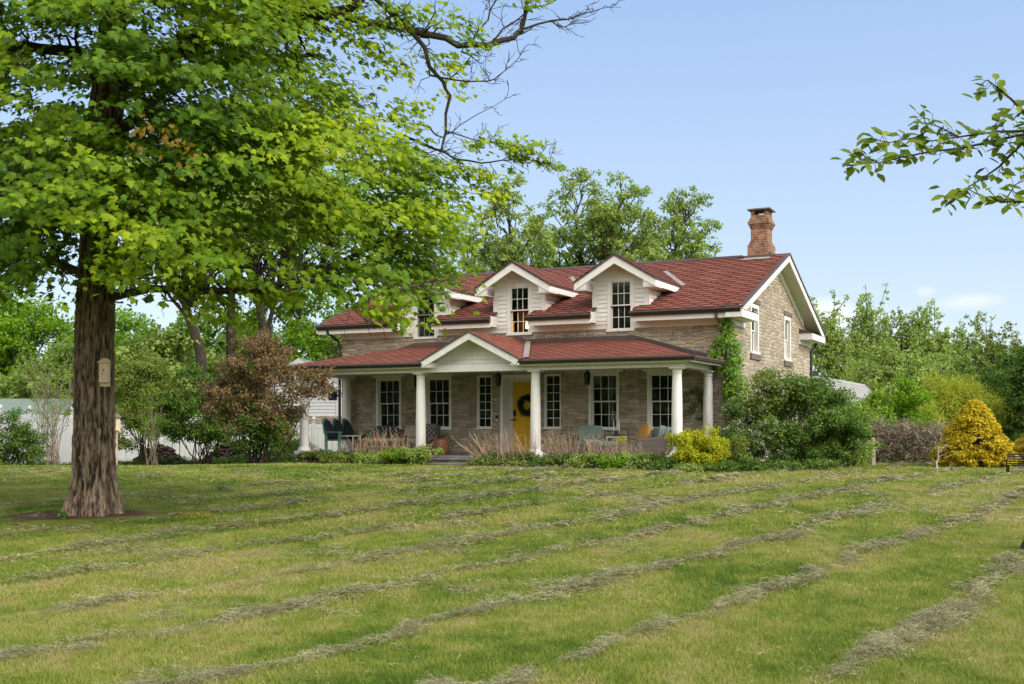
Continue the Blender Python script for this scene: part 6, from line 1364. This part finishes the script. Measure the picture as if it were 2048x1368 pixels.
for i, (px, py, c_, lab) in enumerate(((683, 1199, 'brown', 'curled dark brown leaf lying on the lawn left of centre'), (1420, 1118, 'brown', 'small brown leaf lying beside a row of cut grass on the right'), (1872, 1262, 'brown', 'brown leaf lying on the lawn at the lower right'), (478, 1085, 'brown', 'small brown leaf lying on the lawn right of the maple trunk'))):
    g = np.random.default_rng(800 + i); q = gnd(px, py); q.z += .05; t = leaves('fallen_leaf', T_MAPLE, np.zeros((2, 3)) + g.normal(size=(2, 3)) * .012, g.normal(size=(2, 3)) * .6 + [0, -.3, .8], g.normal(size=(2, 3)), [.075, .06], [.6, .9], L[c_]); t.location = q; tag(t, lab, 'leaf', 'fallen leaves on the lawn')
# ---- small tree at the right edge whose boughs reach into the view
g = np.random.default_rng(70); DB = gnd(2080, 1100); dg = thing('dogwood_tree', 'small tree at the right edge, only its leafy bough tips reach into the sky', 'tree', DB); mb = MB()
mb.tube([Vector(q) for q in ((0, 0, -.1), (0, 0, .08), (.02, -.05, .4), (.12, -.5, 1.6), (.2, -1.6, 3.2), (.1, -2.6, 4.2))], [.26, .17, .12, .10, .07, .04], 12)
dd = 8.6
br = [[(2140, 300), (2048, 262), (1995, 263), (1916, 274), (1863, 282), (1837, 279)], [(2100, 262), (2034, 271), (1981, 284), (1916, 297), (1863, 303), (1810, 313), (1758, 325), (1692, 331)], [(1916, 272), (1876, 253), (1850, 245), (1847, 226)], [(2110, 270), (2048, 224), (2021, 197), (1995, 176), (1975, 160), (1960, 170)],
      [(2110, 250), (2048, 284), (2021, 310), (2000, 332), (1968, 355), (1935, 375), (1889, 400)], [(2120, 395), (2048, 403), (2008, 404), (1963, 392), (1937, 379)], [(1863, 258), (1830, 275), (1780, 285), (1745, 280)], [(1981, 284), (1990, 250), (2000, 235)], [(1755, 325), (1735, 315), (1715, 305)], [(2008, 404), (2030, 370), (2048, 360)]]
LP, LD, LN = [], [], []
top = Vector((.1, -2.6, 4.2))
for bi, b_ in enumerate(br):
    Q = [at(x, y, dd + .2 * math.sin(bi * 2)) - DB for x, y in b_]
    if b_[0][0] > 2090: mb.tube([top - Vector((0, 0, .3 * (bi % 3))), Q[0]], [.03, .015], 6)
    r0 = .013 if b_[0][0] > 2090 else .006; K = len(Q); mb.tube(Q, [r0 + (.003 - r0) * i / (K - 1) for i in range(K)], 6)
    for a, q in zip(Q, Q[1:]):
        k = max(1, int((q - a).length / .018))
        for j in range(k):
            if g.random() < .08: continue
            pnt = a.lerp(q, (j + g.random()) / k); dr = (q - a).normalized(); sd_ = Vector(g.normal(size=3)); v = (dr * .4 + sd_ * .7 + Vector((0, 0, -.25))).normalized(); e_ = pnt + v * (.02 + .05 * g.random()) + Vector((0, 0, g.normal() * .03))
            mb.beam(tuple(pnt), tuple(e_), .003, .003); LP.append(tuple(e_)); LD.append(tuple(v)); LN.append((g.normal() * .5, -.5 + g.normal() * .4, .7))
    for _ in range(5): q = Q[-1] + Vector(g.normal(size=3) * .05); LP.append(tuple(q)); LD.append(tuple(g.normal(size=3) + np.array([-.5, 0, -.4]))); LN.append((g.normal() * .5, -.5, .7))
mb.build('trunk', M['limb'], dg, smooth=True); k = len(LP); leaves('crown', T_OVAL, LP, np.array(LN), np.array(LD), .078 + .045 * g.random(k), g.random(k), L['dogwood'], dg)
# green weed tuft at the foot of the maple
p = TB + Vector((-.22, -.52, .02)); shrub('weed_patch', 'tiny green weed at the foot of the maple trunk', 'weeds', p, .07, .05, .12, 'dusk', 90, .05, 500, None, 2, nc=5, sub=2, sr=.04, cr=.03)
